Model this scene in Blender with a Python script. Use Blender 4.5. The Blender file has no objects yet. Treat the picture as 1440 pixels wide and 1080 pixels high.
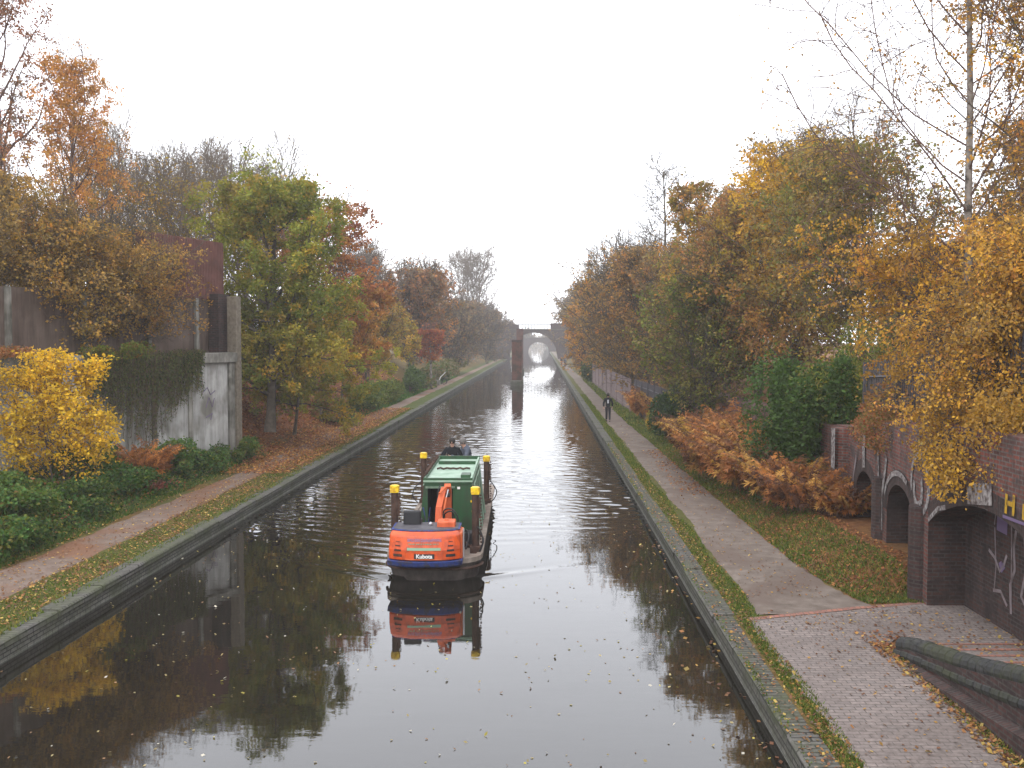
import bpy, bmesh, math, random
import numpy as np
from mathutils import Vector, Matrix, noise as mnoise

# ------------------------------------------------------------------ scene, camera, light
S = bpy.context.scene
C = S.collection
R = math.radians
S.render.engine = 'CYCLES'
S.render.resolution_x, S.render.resolution_y = 1024, 768
S.view_settings.view_transform = 'Standard'
S.view_settings.look = 'None'
S.view_settings.exposure = 0.0
S.view_settings.gamma = 1.0
S.cycles.volume_bounces = 1
S.cycles.max_bounces = 8
S.cycles.transparent_max_bounces = 8

H = 5.6                                  # eye height above the water
cam = bpy.data.cameras.new('camera'); camo = bpy.data.objects.new('camera', cam); C.objects.link(camo)
cam.sensor_width = 36; cam.lens = 35; cam.clip_start = 0.1; cam.clip_end = 5000
camo.location = (0, 0, H)
camo.rotation_euler = (R(90 - 2.54), 0, R(1.72))
S.camera = camo

SUN_EL, SUN_AZ = 48, 200                # overcast: a wide soft sun, high and behind the viewer
w = bpy.data.worlds.new('World'); S.world = w; w.use_nodes = True
nt = w.node_tree; nt.nodes.clear()
out = nt.nodes.new('ShaderNodeOutputWorld'); add = nt.nodes.new('ShaderNodeAddShader')
b1 = nt.nodes.new('ShaderNodeBackground'); b2 = nt.nodes.new('ShaderNodeBackground')
sky = nt.nodes.new('ShaderNodeTexSky'); sky.sky_type = 'NISHITA'; sky.sun_disc = False
sky.sun_elevation = R(SUN_EL); sky.sun_rotation = R(SUN_AZ); sky.dust_density = 4
nt.links.new(sky.outputs[0], b1.inputs[0]); b1.inputs[1].default_value = 0.05
b2.inputs[0].default_value = (0.95, 0.957, 1.0, 1); b2.inputs[1].default_value = 2.2   # the even white cloud layer
nt.links.new(b1.outputs[0], add.inputs[0]); nt.links.new(b2.outputs[0], add.inputs[1]); nt.links.new(add.outputs[0], out.inputs[0])
sun = bpy.data.lights.new('sun', 'SUN'); sun.energy = 0.6; sun.angle = R(35); sun.color = (1, 0.97, 0.93)
suno = bpy.data.objects.new('sun', sun); C.objects.link(suno)
suno.rotation_euler = (R(90 - SUN_EL), 0, R(-20)); suno.location = (0, 0, 40)

# ------------------------------------------------------------------ helpers
def tag(o, label=None, cat=None, group=None, kind=None):
    if label: o['label'] = label
    if cat: o['category'] = cat
    if group: o['group'] = group
    if kind: o['kind'] = kind
    return o

def thing(name, label, cat, loc=(0, 0, 0), rz=0, group=None):
    o = bpy.data.objects.new(name, None); C.objects.link(o)
    o.location = loc; o.rotation_euler = (0, 0, rz); o.empty_display_size = 0.3
    return tag(o, label, cat, group)

def link(name, me, mat, parent=None, smooth=False, loc=None):
    o = bpy.data.objects.new(name, me); C.objects.link(o)
    if mat is not None and not me.materials: me.materials.append(mat)
    if parent is not None: o.parent = parent
    if loc is not None: o.location = loc
    if smooth and len(me.polygons): me.polygons.foreach_set('use_smooth', np.ones(len(me.polygons), dtype=bool))
    return o

def box_uv(me):
    n = len(me.polygons)
    if not n: return
    nor = np.empty(n * 3); me.polygons.foreach_get('normal', nor); nor = np.abs(nor.reshape(-1, 3))
    tot = np.empty(n, dtype=np.int32); me.polygons.foreach_get('loop_total', tot)
    ax = np.repeat(np.argmax(nor, axis=1), tot)
    li = np.empty(len(me.loops), dtype=np.int32); me.loops.foreach_get('vertex_index', li)
    co = np.empty(len(me.vertices) * 3); me.vertices.foreach_get('co', co); co = co.reshape(-1, 3)[li]
    uv = np.where((ax == 0)[:, None], co[:, [1, 2]], np.where((ax == 1)[:, None], co[:, [0, 2]], co[:, [0, 1]]))
    l = me.uv_layers.new(name='UVMap'); l.data.foreach_set('uv', uv.ravel())

class MB:
    def __init__(s): s.v = []; s.f = []
    def add(s, vs, fs):
        k = len(s.v); s.v += [tuple(p) for p in vs]; s.f += [tuple(i + k for i in f) for f in fs]; return s
    def box(s, c, d, rz=0, M=None):
        x, y, z = d[0] / 2, d[1] / 2, d[2] / 2
        vs = [Vector((a * x, b * y, e * z)) for e in (-1, 1) for b in (-1, 1) for a in (-1, 1)]
        m = M if M is not None else Matrix.Rotation(rz, 3, 'Z')
        vs = [m @ v + Vector(c) for v in vs]
        return s.add(vs, [(0, 2, 3, 1), (4, 5, 7, 6), (0, 1, 5, 4), (2, 6, 7, 3), (0, 4, 6, 2), (1, 3, 7, 5)])
    def tube(s, pts, r, n=8, cap=True, ex=1.0):
        pts = [Vector(p) for p in pts]; rs = r if isinstance(r, (list, tuple)) else [r] * len(pts)
        vs = []; up = None
        for i, p in enumerate(pts):
            t = (pts[min(i + 1, len(pts) - 1)] - pts[max(i - 1, 0)]).normalized()
            if up is None: up = Vector((0, 0, 1)) if abs(t.z) < 0.9 else Vector((1, 0, 0))
            u = t.cross(up).normalized(); v = u.cross(t).normalized(); up = v
            for k in range(n):
                a = 2 * math.pi * k / n
                vs.append(p + (u * math.cos(a) + v * math.sin(a) * ex) * rs[i])
        fs = [(i * n + k, i * n + (k + 1) % n, (i + 1) * n + (k + 1) % n, (i + 1) * n + k) for i in range(len(pts) - 1) for k in range(n)]
        if cap: fs += [tuple(range(n))[::-1], tuple(range((len(pts) - 1) * n, len(pts) * n))]
        return s.add(vs, fs)
    def prism(s, poly, axis, a, b):
        """extrude a 2D polygon along axis ('x','y','z') from a to b"""
        def P(u, w_, t): return {'x': (t, u, w_), 'y': (u, t, w_), 'z': (u, w_, t)}[axis]
        n = len(poly); vs = [P(u, v, a) for u, v in poly] + [P(u, v, b) for u, v in poly]
        fs = [tuple(range(n))[::-1], tuple(range(n, 2 * n))] + [(i, (i + 1) % n, n + (i + 1) % n, n + i) for i in range(n)]
        return s.add(vs, fs)
    def quad(s, a, b, c, d): return s.add([a, b, c, d], [(0, 1, 2, 3)])
    def sphere(s, c, r, n=10, m=7, sc=(1, 1, 1)):
        vs = [(c[0], c[1], c[2] - r * sc[2])]
        for j in range(1, m):
            ph = math.pi * j / m
            for i in range(n):
                a = 2 * math.pi * i / n
                vs.append((c[0] + r * sc[0] * math.sin(ph) * math.cos(a), c[1] + r * sc[1] * math.sin(ph) * math.sin(a), c[2] - r * sc[2] * math.cos(ph)))
        vs.append((c[0], c[1], c[2] + r * sc[2])); L = len(vs) - 1
        fs = [(0, 1 + (i + 1) % n, 1 + i) for i in range(n)]
        fs += [(1 + j * n + i, 1 + j * n + (i + 1) % n, 1 + (j + 1) * n + (i + 1) % n, 1 + (j + 1) * n + i) for j in range(m - 2) for i in range(n)]
        fs += [(L, 1 + (m - 2) * n + i, 1 + (m - 2) * n + (i + 1) % n) for i in range(n)]
        return s.add(vs, fs)
    def build(s, name, mat, parent=None, bevel=0, smooth=False, seg=2, fix=True):
        me = bpy.data.meshes.new(name); me.from_pydata(s.v, [], s.f); me.update()
        if fix:
            bm = bmesh.new(); bm.from_mesh(me); bmesh.ops.recalc_face_normals(bm, faces=bm.faces); bm.to_mesh(me); bm.free()
        box_uv(me)
        o = link(name, me, mat, parent, smooth)
        if bevel:
            m = o.modifiers.new('bevel', 'BEVEL'); m.width = bevel; m.segments = seg; m.limit_method = 'ANGLE'; m.angle_limit = R(35)
        return o

def np_mesh(name, V, F, cols=None, k=4):
    """V (n,3), F (m,k) -> mesh through foreach_set; cols per vertex (n,3)"""
    me = bpy.data.meshes.new(name); V = np.ascontiguousarray(V, dtype=np.float32); F = np.ascontiguousarray(F, dtype=np.int32)
    me.vertices.add(len(V)); me.vertices.foreach_set('co', V.ravel())
    me.loops.add(F.size); me.loops.foreach_set('vertex_index', F.ravel())
    me.polygons.add(len(F)); me.polygons.foreach_set('loop_start', np.arange(0, F.size, F.shape[1], dtype=np.int32))
    me.update(calc_edges=True)
    if cols is not None:
        a = me.color_attributes.new('col', 'FLOAT_COLOR', 'POINT')
        c4 = np.ones((len(V), 4), dtype=np.float32); c4[:, :3] = cols; a.data.foreach_set('color', c4.ravel())
    return me

def unit(v): return v / np.maximum(np.linalg.norm(v, axis=-1, keepdims=True), 1e-9)
def sstep(a, b, x):
    t = np.clip((x - a) / (b - a), 0, 1); return t * t * (3 - 2 * t)

_cr = camo.rotation_euler.to_matrix()
def ray(px, py):
    return _cr @ Vector(((px - 720) / 1400, (540 - py) / 1400, -1))
def at(px, py, Y):
    """world point that the photograph shows at px,py, standing Y metres down the canal"""
    d = ray(px, py); t = Y / d.y; return Vector((d.x * t, Y, H + d.z * t))
def on(px, py, z):
    d = ray(px, py); t = (z - H) / d.z; return Vector((d.x * t, d.y * t, z))

# ------------------------------------------------------------------ materials
def mat(name, col=(0.5, 0.5, 0.5), rough=0.8, metal=0, spec=0.4):
    m = bpy.data.materials.new(name); m.use_nodes = True
    p = m.node_tree.nodes['Principled BSDF']
    p.inputs['Base Color'].default_value = (*col, 1); p.inputs['Roughness'].default_value = rough
    p.inputs['Metallic'].default_value = metal; p.inputs['Specular IOR Level'].default_value = spec
    return m
def N(m, t, **kw):
    n = m.node_tree.nodes.new(t)
    for k, v in kw.items():
        if k in n.inputs.keys() if isinstance(k, str) else False: n.inputs[k].default_value = v
        else: setattr(n, k, v)
    return n
def L(m, a, b): m.node_tree.links.new(a, b)
def ramp(m, fac, stops):
    r = m.node_tree.nodes.new('ShaderNodeValToRGB'); e = r.color_ramp.elements
    while len(e) < len(stops): e.new(0.5)
    for i, (p, c) in enumerate(stops): e[i].position = p; e[i].color = (*c, 1)
    L(m, fac, r.inputs[0]); return r.outputs[0]
def noise(m, scale, detail=4, vec=None, rough=0.6, dist=0.0):
    n = m.node_tree.nodes.new('ShaderNodeTexNoise'); n.inputs['Scale'].default_value = scale
    n.inputs['Detail'].default_value = detail; n.inputs['Roughness'].default_value = rough; n.inputs['Distortion'].default_value = dist
    if vec is not None: L(m, vec, n.inputs['Vector'])
    return n.outputs[0]
def mixc(m, f, a, b, mode='MIX'):
    n = m.node_tree.nodes.new('ShaderNodeMix'); n.data_type = 'RGBA'; n.blend_type = mode
    for sock, val in ((n.inputs[0], f), (n.inputs[6], a), (n.inputs[7], b)):
        if hasattr(val, 'links') or hasattr(val, 'is_linked'): L(m, val, sock)
        elif isinstance(val, (int, float)): sock.default_value = val
        else: sock.default_value = (*val, 1)
    return n.outputs[2]
def coords(m, kind='Object'):
    return m.node_tree.nodes.new('ShaderNodeTexCoord').outputs[kind]
def bump(m, h, strength=0.3, dist=0.02):
    b = m.node_tree.nodes.new('ShaderNodeBump'); b.inputs['Strength'].default_value = strength; b.inputs['Distance'].default_value = dist
    L(m, h, b.inputs['Height']); L(m, b.outputs[0], m.node_tree.nodes['Principled BSDF'].inputs['Normal'])
def base(m, c): L(m, c, m.node_tree.nodes['Principled BSDF'].inputs['Base Color'])

def rough_mat(name, stops, scale=3, detail=6, rough=0.9, bs=0.4, bd=0.02, spec=0.25, scale2=None, dark=None, metal=0):
    m = mat(name, rough=rough, spec=spec, metal=metal); c = coords(m)
    n = noise(m, scale, detail, c); col = ramp(m, n, stops)
    if scale2:
        n2 = noise(m, scale2, 3, c); col = mixc(m, ramp(m, n2, [(0.45, (0, 0, 0)), (0.62, (1, 1, 1))]), col, dark)
    base(m, col); bump(m, noise(m, scale * 6, 4, c), bs, bd); return m

def brick_mat(name, c1, c2, mortar, stain, bw=0.225, bh=0.075, mort=0.012, patch=1.2, bs=0.6, rough=0.9, amount=(0.42, 0.68)):
    m = mat(name, rough=rough, spec=0.25); uv = coords(m, 'UV'); ob = coords(m)
    b = m.node_tree.nodes.new('ShaderNodeTexBrick'); L(m, uv, b.inputs['Vector'])
    b.inputs['Scale'].default_value = 1; b.inputs['Brick Width'].default_value = bw; b.inputs['Row Height'].default_value = bh
    b.inputs['Mortar Size'].default_value = mort; b.inputs['Mortar Smooth'].default_value = 0.3; b.inputs['Bias'].default_value = -0.1
    b.inputs['Color1'].default_value = (*c1, 1); b.inputs['Color2'].default_value = (*c2, 1); b.inputs['Mortar'].default_value = (*mortar, 1)
    col = mixc(m, ramp(m, noise(m, patch, 6, ob, 0.7), [(amount[0], (0, 0, 0)), (amount[1], (1, 1, 1))]), b.outputs[0], stain)
    col = mixc(m, 0.6, col, ramp(m, noise(m, 14, 5, ob), [(0.25, (0.35, 0.33, 0.32)), (0.75, (1.25, 1.2, 1.2))]), 'MULTIPLY')
    base(m, col); bump(m, b.outputs[1], -bs, 0.01); return m

M = {}
# leaves: one material, each leaf carries its own pigment as a colour attribute
m = M['leaf'] = bpy.data.materials.new('leaf'); m.use_nodes = True
p = m.node_tree.nodes['Principled BSDF']; p.inputs['Roughness'].default_value = 0.6; p.inputs['Specular IOR Level'].default_value = 0.3
a = m.node_tree.nodes.new('ShaderNodeAttribute'); a.attribute_name = 'col'
tr = m.node_tree.nodes.new('ShaderNodeBsdfTranslucent'); mx = m.node_tree.nodes.new('ShaderNodeMixShader'); mx.inputs[0].default_value = 0.42
L(m, a.outputs[0], p.inputs['Base Color']); L(m, a.outputs[0], tr.inputs[0])
L(m, p.outputs[0], mx.inputs[1]); L(m, tr.outputs[0], mx.inputs[2]); L(m, mx.outputs[0], m.node_tree.nodes['Material Output'].inputs[0])

M['bark'] = rough_mat('bark', [(0.3, (0.05, 0.04, 0.032)), (0.7, (0.13, 0.11, 0.085))], 6, bs=0.8)
M['bark_grey'] = rough_mat('grey bark', [(0.3, (0.12, 0.10, 0.08)), (0.7, (0.23, 0.19, 0.155))], 6, bs=0.8)
M['birch'] = rough_mat('birch bark', [(0.38, (0.05, 0.042, 0.036)), (0.46, (0.2, 0.175, 0.15)), (0.7, (0.32, 0.29, 0.26))], 5, bs=0.5)
M['twig'] = rough_mat('twig', [(0.3, (0.09, 0.055, 0.045)), (0.7, (0.16, 0.10, 0.08))], 4, bs=0.1)
M['concrete'] = rough_mat('concrete', [(0.25, (0.17, 0.16, 0.14)), (0.75, (0.36, 0.345, 0.31))], 1.3, bs=0.3, scale2=0.9, dark=(0.11, 0.105, 0.085))
M['panel'] = rough_mat('pale panel concrete', [(0.3, (0.30, 0.295, 0.28)), (0.7, (0.52, 0.51, 0.49))], 0.9, bs=0.25, scale2=0.7, dark=(0.2, 0.19, 0.165))
def streaks(m, lo, amt):
    # rain streaks and grime running down a wall
    nt_ = m.node_tree; bc = nt_.nodes['Principled BSDF'].inputs['Base Color']; src = bc.links[0].from_socket; c_ = coords(m); mp_ = nt_.nodes.new('ShaderNodeMapping'); mp_.inputs['Scale'].default_value = (5, 5, .45); L(m, c_, mp_.inputs[0])
    f_ = ramp(m, noise(m, 1.0, 7, mp_.outputs[0], .75), [(0.35, (lo, lo, lo * .95)), (0.6, (1, 1, 1))]); L(m, mixc(m, amt, src, f_, 'MULTIPLY'), bc)
streaks(M['panel'], .4, .6); streaks(M['concrete'], .4, .8)
M['coping'] = brick_mat('brick coping', (0.135, 0.13, 0.118), (0.10, 0.098, 0.088), (0.03, 0.03, 0.025), (0.075, 0.085, 0.045), bw=0.5, bh=0.115, mort=0.018, patch=0.9)
M['edging'] = brick_mat('mossy edging', (0.10, 0.10, 0.085), (0.15, 0.145, 0.125), (0.03, 0.03, 0.025), (0.055, 0.06, 0.035), bw=0.23, bh=0.08)
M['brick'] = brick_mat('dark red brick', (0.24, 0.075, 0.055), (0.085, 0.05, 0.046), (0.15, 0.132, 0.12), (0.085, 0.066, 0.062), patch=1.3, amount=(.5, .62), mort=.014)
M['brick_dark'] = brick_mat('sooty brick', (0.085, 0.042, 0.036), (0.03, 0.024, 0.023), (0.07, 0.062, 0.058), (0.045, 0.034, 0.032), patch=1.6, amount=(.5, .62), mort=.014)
M['brick_red'] = brick_mat('red brick', (0.17, 0.055, 0.04), (0.11, 0.042, 0.034), (0.11, 0.09, 0.08), (0.055, 0.04, 0.03), patch=0.9, amount=(0.42, 0.6))
M['blue_brick'] = brick_mat('blue engineering brick', (0.035, 0.037, 0.038), (0.052, 0.052, 0.05), (0.025, 0.025, 0.022), (0.045, 0.05, 0.03), bw=0.12, bh=0.35, mort=0.01, rough=0.8, amount=(.45, .6))
M['paver'] = brick_mat('brick paving', (0.255, 0.218, 0.20), (0.195, 0.172, 0.16), (0.10, 0.088, 0.08), (0.145, 0.122, 0.11), bw=0.215, bh=0.11, mort=0.010, patch=0.6, bs=0.3, amount=(0.45, 0.7))
M['paver_red'] = brick_mat('red edging brick', (0.34, 0.16, 0.115), (0.28, 0.13, 0.10), (0.17, 0.12, 0.10), (0.20, 0.12, 0.095), bw=0.11, bh=0.22, bs=0.2)
M['dirt'] = rough_mat('path dirt', [(0.3, (0.10, 0.078, 0.062)), (0.7, (0.20, 0.165, 0.14))], 2.5, detail=8, bs=0.5, bd=0.01, scale2=0.6, dark=(0.12, 0.09, 0.073))
M['dirt_left'] = rough_mat('leafy path', [(0.3, (0.12, 0.085, 0.065)), (0.7, (0.19, 0.145, 0.12))], 2.5, detail=8, bs=0.5, bd=0.01, scale2=0.35, dark=(0.16, 0.08, 0.045))
M['wood'] = rough_mat('weathered wood', [(0.3, (0.10, 0.085, 0.065)), (0.7, (0.2, 0.17, 0.13))], 8)
M['fence_wood'] = rough_mat('pinkish grey boards', [(0.3, (0.16, 0.12, 0.12)), (0.7, (0.27, 0.215, 0.21))], 3)
M['galv'] = rough_mat('galvanised steel', [(0.3, (0.055, 0.052, 0.06)), (0.7, (0.10, 0.095, 0.105))], 5, metal=0.0, rough=0.6, bs=0.05)
M['cladding'] = rough_mat('dark red cladding', [(0.3, (0.09, 0.042, 0.034)), (0.7, (0.16, 0.07, 0.058))], 2, bs=0.1)
M['shed_panel'] = rough_mat('grimy brown grey panels', [(0.3, (0.085, 0.058, 0.046)), (0.7, (0.15, 0.112, 0.092))], 1.0, bs=0.1)
M['iron'] = mat('painted iron', (0.30, 0.32, 0.32), 0.5)
streaks(M['brick'], .45, .7); streaks(M['brick_dark'], .5, .6); streaks(M['shed_panel'], .45, .7)
# ground
m = M['ground'] = mat('ground', rough=0.95, spec=0.1); c = coords(m)
at_ = m.node_tree.nodes.new('ShaderNodeAttribute'); at_.attribute_name = 'col'
g = ramp(m, noise(m, 1.7, 8, c, 0.7), [(0.3, (0.035, 0.05, 0.014)), (0.55, (0.07, 0.085, 0.022)), (0.75, (0.11, 0.09, 0.035))])
l = ramp(m, noise(m, 5, 8, c, 0.75), [(0.3, (0.07, 0.035, 0.02)), (0.5, (0.18, 0.075, 0.035)), (0.72, (0.30, 0.15, 0.06))])
base(m, mixc(m, at_.outputs[2], g, l)); bump(m, noise(m, 9, 6, c), 0.8, 0.05)
# water
m = M['water'] = mat('canal water', (0.012, 0.0105, 0.008), rough=0.025, spec=0.5); m.node_tree.nodes['Principled BSDF'].inputs['IOR'].default_value = 1.7
c = coords(m); mp = m.node_tree.nodes.new('ShaderNodeMapping'); mp.inputs['Scale'].default_value = (0.7, 1.6, 1); L(m, c, mp.inputs[0])
bump(m, noise(m, 2.2, 3, mp.outputs[0], 0.5), 0.05, 0.02)
# boat
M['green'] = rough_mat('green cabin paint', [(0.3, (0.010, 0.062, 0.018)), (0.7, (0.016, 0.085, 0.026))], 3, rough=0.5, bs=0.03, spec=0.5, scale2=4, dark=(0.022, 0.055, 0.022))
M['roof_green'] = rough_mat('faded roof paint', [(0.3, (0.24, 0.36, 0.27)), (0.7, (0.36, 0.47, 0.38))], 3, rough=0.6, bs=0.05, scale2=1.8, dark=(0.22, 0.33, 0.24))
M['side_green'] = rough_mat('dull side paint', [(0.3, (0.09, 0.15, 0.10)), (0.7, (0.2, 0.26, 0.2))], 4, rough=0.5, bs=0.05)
M['rust'] = rough_mat('rusty steel', [(0.3, (0.035, 0.022, 0.018)), (0.6, (0.075, 0.042, 0.03)), (0.8, (0.11, 0.08, 0.065))], 6, rough=0.85, bs=0.3)
M['hull'] = rough_mat('worn hull steel', [(0.3, (0.045, 0.036, 0.032)), (0.7, (0.12, 0.10, 0.088))], 2.5, rough=0.7, bs=0.2)
M['deck'] = rough_mat('deck', [(0.3, (0.20, 0.16, 0.13)), (0.7, (0.34, 0.29, 0.25))], 2.5, rough=0.85, bs=0.1, scale2=1.5, dark=(0.17, 0.13, 0.105))
M['yellow'] = rough_mat('yellow paint', [(0.35, (0.75, 0.50, 0.02)), (0.7, (0.85, 0.62, 0.03))], 5, rough=0.4, bs=0.05, scale2=9, dark=(0.55, 0.33, 0.03))
M['orange'] = rough_mat('orange paint', [(0.3, (0.60, 0.075, 0.008)), (0.7, (0.68, 0.095, 0.012))], 3, rough=0.42, bs=0.02, spec=0.5, scale2=7, dark=(0.42, 0.06, 0.015))
M['orange_arm'] = rough_mat('faded orange paint', [(0.3, (0.58, 0.10, 0.035)), (0.7, (0.70, 0.17, 0.07))], 5, rough=0.5, bs=0.03)
M['orange_dull'] = mat('dull orange label', (0.52, 0.11, 0.03), 0.5)
M['blue'] = rough_mat('blue paint', [(0.3, (0.018, 0.035, 0.15)), (0.65, (0.045, 0.07, 0.24)), (0.8, (0.13, 0.14, 0.2))], 6, rough=0.6, bs=0.05, scale2=8, dark=(0.05, 0.045, 0.06))
M['black'] = mat('black rubber', (0.018, 0.018, 0.02), 0.6)
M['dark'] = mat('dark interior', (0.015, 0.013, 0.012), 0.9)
M['steel'] = mat('bare steel', (0.45, 0.46, 0.48), 0.3, 0.9)
M['white'] = mat('white lettering', (0.75, 0.74, 0.72), 0.5)
M['lilac'] = mat('faded blue lettering', (0.26, 0.24, 0.42), 0.5)
M['sage'] = mat('sage green strip', (0.20, 0.33, 0.22), 0.5)
M['bottle'] = mat('clear plastic', (0.7, 0.72, 0.74), 0.2)
M['skin'] = mat('skin', (0.45, 0.27, 0.20), 0.55)
M['jacket_black'] = rough_mat('black jacket', [(0.3, (0.008, 0.009, 0.011)), (0.7, (0.018, 0.019, 0.023))], 6, bs=0.2)
M['jacket_grey'] = rough_mat('blue grey jacket', [(0.3, (0.055, 0.065, 0.085)), (0.7, (0.10, 0.11, 0.14))], 6, bs=0.2)
M['trousers'] = mat('dark trousers', (0.014, 0.014, 0.02), 0.85)
M['hair'] = mat('dark hair', (0.02, 0.015, 0.012), 0.7)
M['hair_grey'] = mat('greying hair', (0.13, 0.12, 0.115), 0.7)
M['pale_cloth'] = mat('pale cloth patch', (0.5, 0.52, 0.55), 0.8)
M['chalk'] = rough_mat('white paint marks', [(0.40, (0.09, 0.07, 0.066)), (0.5, (0.2, 0.18, 0.175)), (0.66, (0.33, 0.31, 0.30))], 11, bs=0.05)
streaks(M['green'], .5, .7); streaks(M['side_green'], .5, .7); streaks(M['roof_green'], .7, .6); streaks(M['hull'], .5, .7); streaks(M['orange'], .72, .6); streaks(M['orange_arm'], .6, .7); streaks(M['deck'], .6, .6)
M['chalk_faint'] = rough_mat('faint paint marks', [(0.35, (0.11, 0.085, 0.08)), (0.65, (0.25, 0.21, 0.22))], 4, bs=0.05)
M['spray_yellow'] = rough_mat('yellow spray paint', [(0.38, (0.12, 0.075, 0.04)), (0.5, (0.42, 0.25, 0.02))], 7, bs=.05)
M['spray_purple'] = mat('purple spray paint', (0.13, 0.09, 0.17), 0.7)
# ------------------------------------------------------------------ the lie of the land
XL, XR = -9.3, 3.24                       # canal edges
def wallx(y):   return np.interp(y, [0, 19.5, 27, 75, 80], [7.6, 7.5, 8.3, 8.45, 8.45])
def lwallx(y):  return np.interp(y, [10, 30, 41], [-22.66, -16.3, -12.8])
def fbm(x, y, s, seed=0):
    r = np.random.RandomState(seed); o = 0 * x
    for k in range(6):
        a = r.rand() * 6.283; f = s * (0.7 + 1.6 * r.rand() * (k + 1) / 2)
        o = o + np.sin((x * math.cos(a) + y * math.sin(a)) * f + r.rand() * 6.283) / (1 + 0.6 * k)
    return o / 3
def ramp_z(y): return 0.43 + 0.19 * np.clip(17.0 - y, 0, 12)
def h_right(x, y):
    x = np.asarray(x, float); y = np.asarray(y, float); wx = wallx(y)
    foot = 0.42 + 0.55 * sstep(20.0, 21.2, y)
    low = 0.40 + (foot - 0.40) * sstep(5.6, 7.4, x)
    z_t = np.interp(y, [0, 18, 27, 60, 90], [4.0, 4.0, 3.1, 2.8, 2.4])
    hi = z_t + 0.12 * (x - wx - 0.9) * (x > wx + .9)
    z = np.where(x > wx + 1.05, np.minimum(hi, z_t + 3), low)
    bank = 0.4 + (z_t + 1.2 - 0.4) * sstep(5.9, 14.5, x)
    k = sstep(74, 78, y); z = z * (1 - k) + bank * k
    rz = ramp_z(y); z = np.where((y < 18.5) & (x > 6.2) & (x < wx + 1.05), rz - 0.03, z)
    return z + 0.03 * fbm(x, y, 1.1, 3) * sstep(5.8, 6.4, x) * (y > 20)
def h_left(x, y):
    x = np.asarray(x, float); y = np.asarray(y, float); wx = lwallx(y)
    d = -12.2 - x
    low = 0.40 + 0.9 * sstep(0, 2.4, d) + 0.15 * np.clip(d - 2.4, 0, 6)
    near = np.where(x < wx - 0.35, 4.85, low)
    bank = 0.40 + 4.4 * sstep(-0.3, 6.0, d) + 0.02 * np.clip(d - 6, 0, 100)
    k = (y > 41.15)
    k2 = sstep(75, 140, y); bank = bank * (1 - k2) + k2 * (0.4 + 3.0 * sstep(-.3, 8, d))
    z = np.where(k, bank, near)
    return z + 0.05 * fbm(x, y, 1.3, 5) * sstep(0.1, 1.0, d)
def hgt(x, y): return np.where(np.asarray(x) > 0, h_right(x, y), h_left(x, y))

def litter_amt(x, y):
    x = np.asarray(x, float); y = np.asarray(y, float)
    n = 0.5 + 0.5 * fbm(x, y, 1.6, 11)
    lft = np.where(y > 40, sstep(12.4, 13.4, -x) * (1 - 0.6 * sstep(80, 110, y)), 0.15 + 0.35 * (n > .6))
    lft = np.where((y > 41) & (y < 62) & (-x < 12.6), 0.75, lft)
    rgt = np.where((x > 6.2) & (y > 19.5) & (y < 27), 0.8, 0.35) + 0.3 * (n - .5)
    rgt = np.where((x > 5.7) & (x < 6.6) & (y > 36) & (y < 44), 0.8, rgt)
    rgt = np.where((y < 19) & (x > 5), 0.8, rgt)
    rgt = np.where((x < 5.6) & (y > 18), 0.12, rgt); rgt = np.where(x > 8.6, 0.85, rgt)
    return np.clip(np.where(x > 0, rgt, lft), 0, 1)

def grid(name, xs, ys, hf, mat_, colf=None, dz=0):
    X, Y = np.meshgrid(xs, ys); Z = hf(X, Y) + dz
    V = np.stack([X, Y, Z], -1).reshape(-1, 3); nx, ny = len(xs), len(ys)
    i = np.arange(nx * ny).reshape(ny, nx)
    F = np.stack([i[:-1, :-1], i[:-1, 1:], i[1:, 1:], i[1:, :-1]], -1).reshape(-1, 4)
    cols = None
    if colf is not None:
        c = colf(V[:, 0], V[:, 1]); cols = np.stack([c, c, c], -1)
    return link(name, np_mesh(name, V, F, cols), mat_, None, True)

ys = np.concatenate([np.arange(-8, 9, 1.0), np.arange(9, 44, 0.2), np.arange(44, 130, 0.8), np.arange(130, 700, 8), [760, 900, 1100]])
xr = np.concatenate([np.arange(3.6, 10.2, 0.12), np.arange(10.3, 20, 0.8), [22, 26, 32, 40, 60, 90, 150]])
tag(grid('ground_right_bank', xr, ys, h_right, M['ground'], litter_amt), kind='structure')
xl = -np.concatenate([np.arange(9.62, 20, 0.14), np.arange(20.2, 30, 0.8), [32, 36, 45, 60, 90, 150]])
tag(grid('ground_left_bank', xl[::-1], ys, h_left, M['ground'], litter_amt), kind='structure')

# canal edges (brick coping over a mossy edging)
def coping(side):
    mb = MB(); Y0, Y1 = -6, 900; pts = list(np.arange(Y0, 120, 1.9)) + list(np.arange(120, Y1, 40)) + [Y1]
    rr = random.Random(4 + side)
    x0 = XR if side > 0 else XL; s = side
    for a_, b_ in zip(pts[:-1], pts[1:]):
        j = rr.uniform(-0.022, 0.022); k = rr.uniform(-0.014, 0.014); g = 0.03
        xi = x0 + j; xo = x0 + s * 0.40
        prof = [(xi + s * .03, 0.24 + k), (xi, 0.27 + k), (xi, 0.37 + k), (xi + s * .03, 0.40 + k), (xo, 0.405 + k), (xo, 0.24 + k)]
        mb.prism(prof, 'y', a_ + g / 2, b_ - g / 2)
    o = mb.build('coping', M['coping']); tag(o, kind='structure'); o.name = 'canal_coping_right' if s > 0 else 'canal_coping_left'
    mb = MB(); mb.box((x0 + s * 0.27, (Y0 + Y1) / 2, -0.34), (0.46, Y1 - Y0, 1.16))
    o = mb.build('canal_edge', M['edging']); tag(o, kind='structure')
    o.name = 'canal_edge_right' if s > 0 else 'canal_edge_left'
coping(1); coping(-1)

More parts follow.
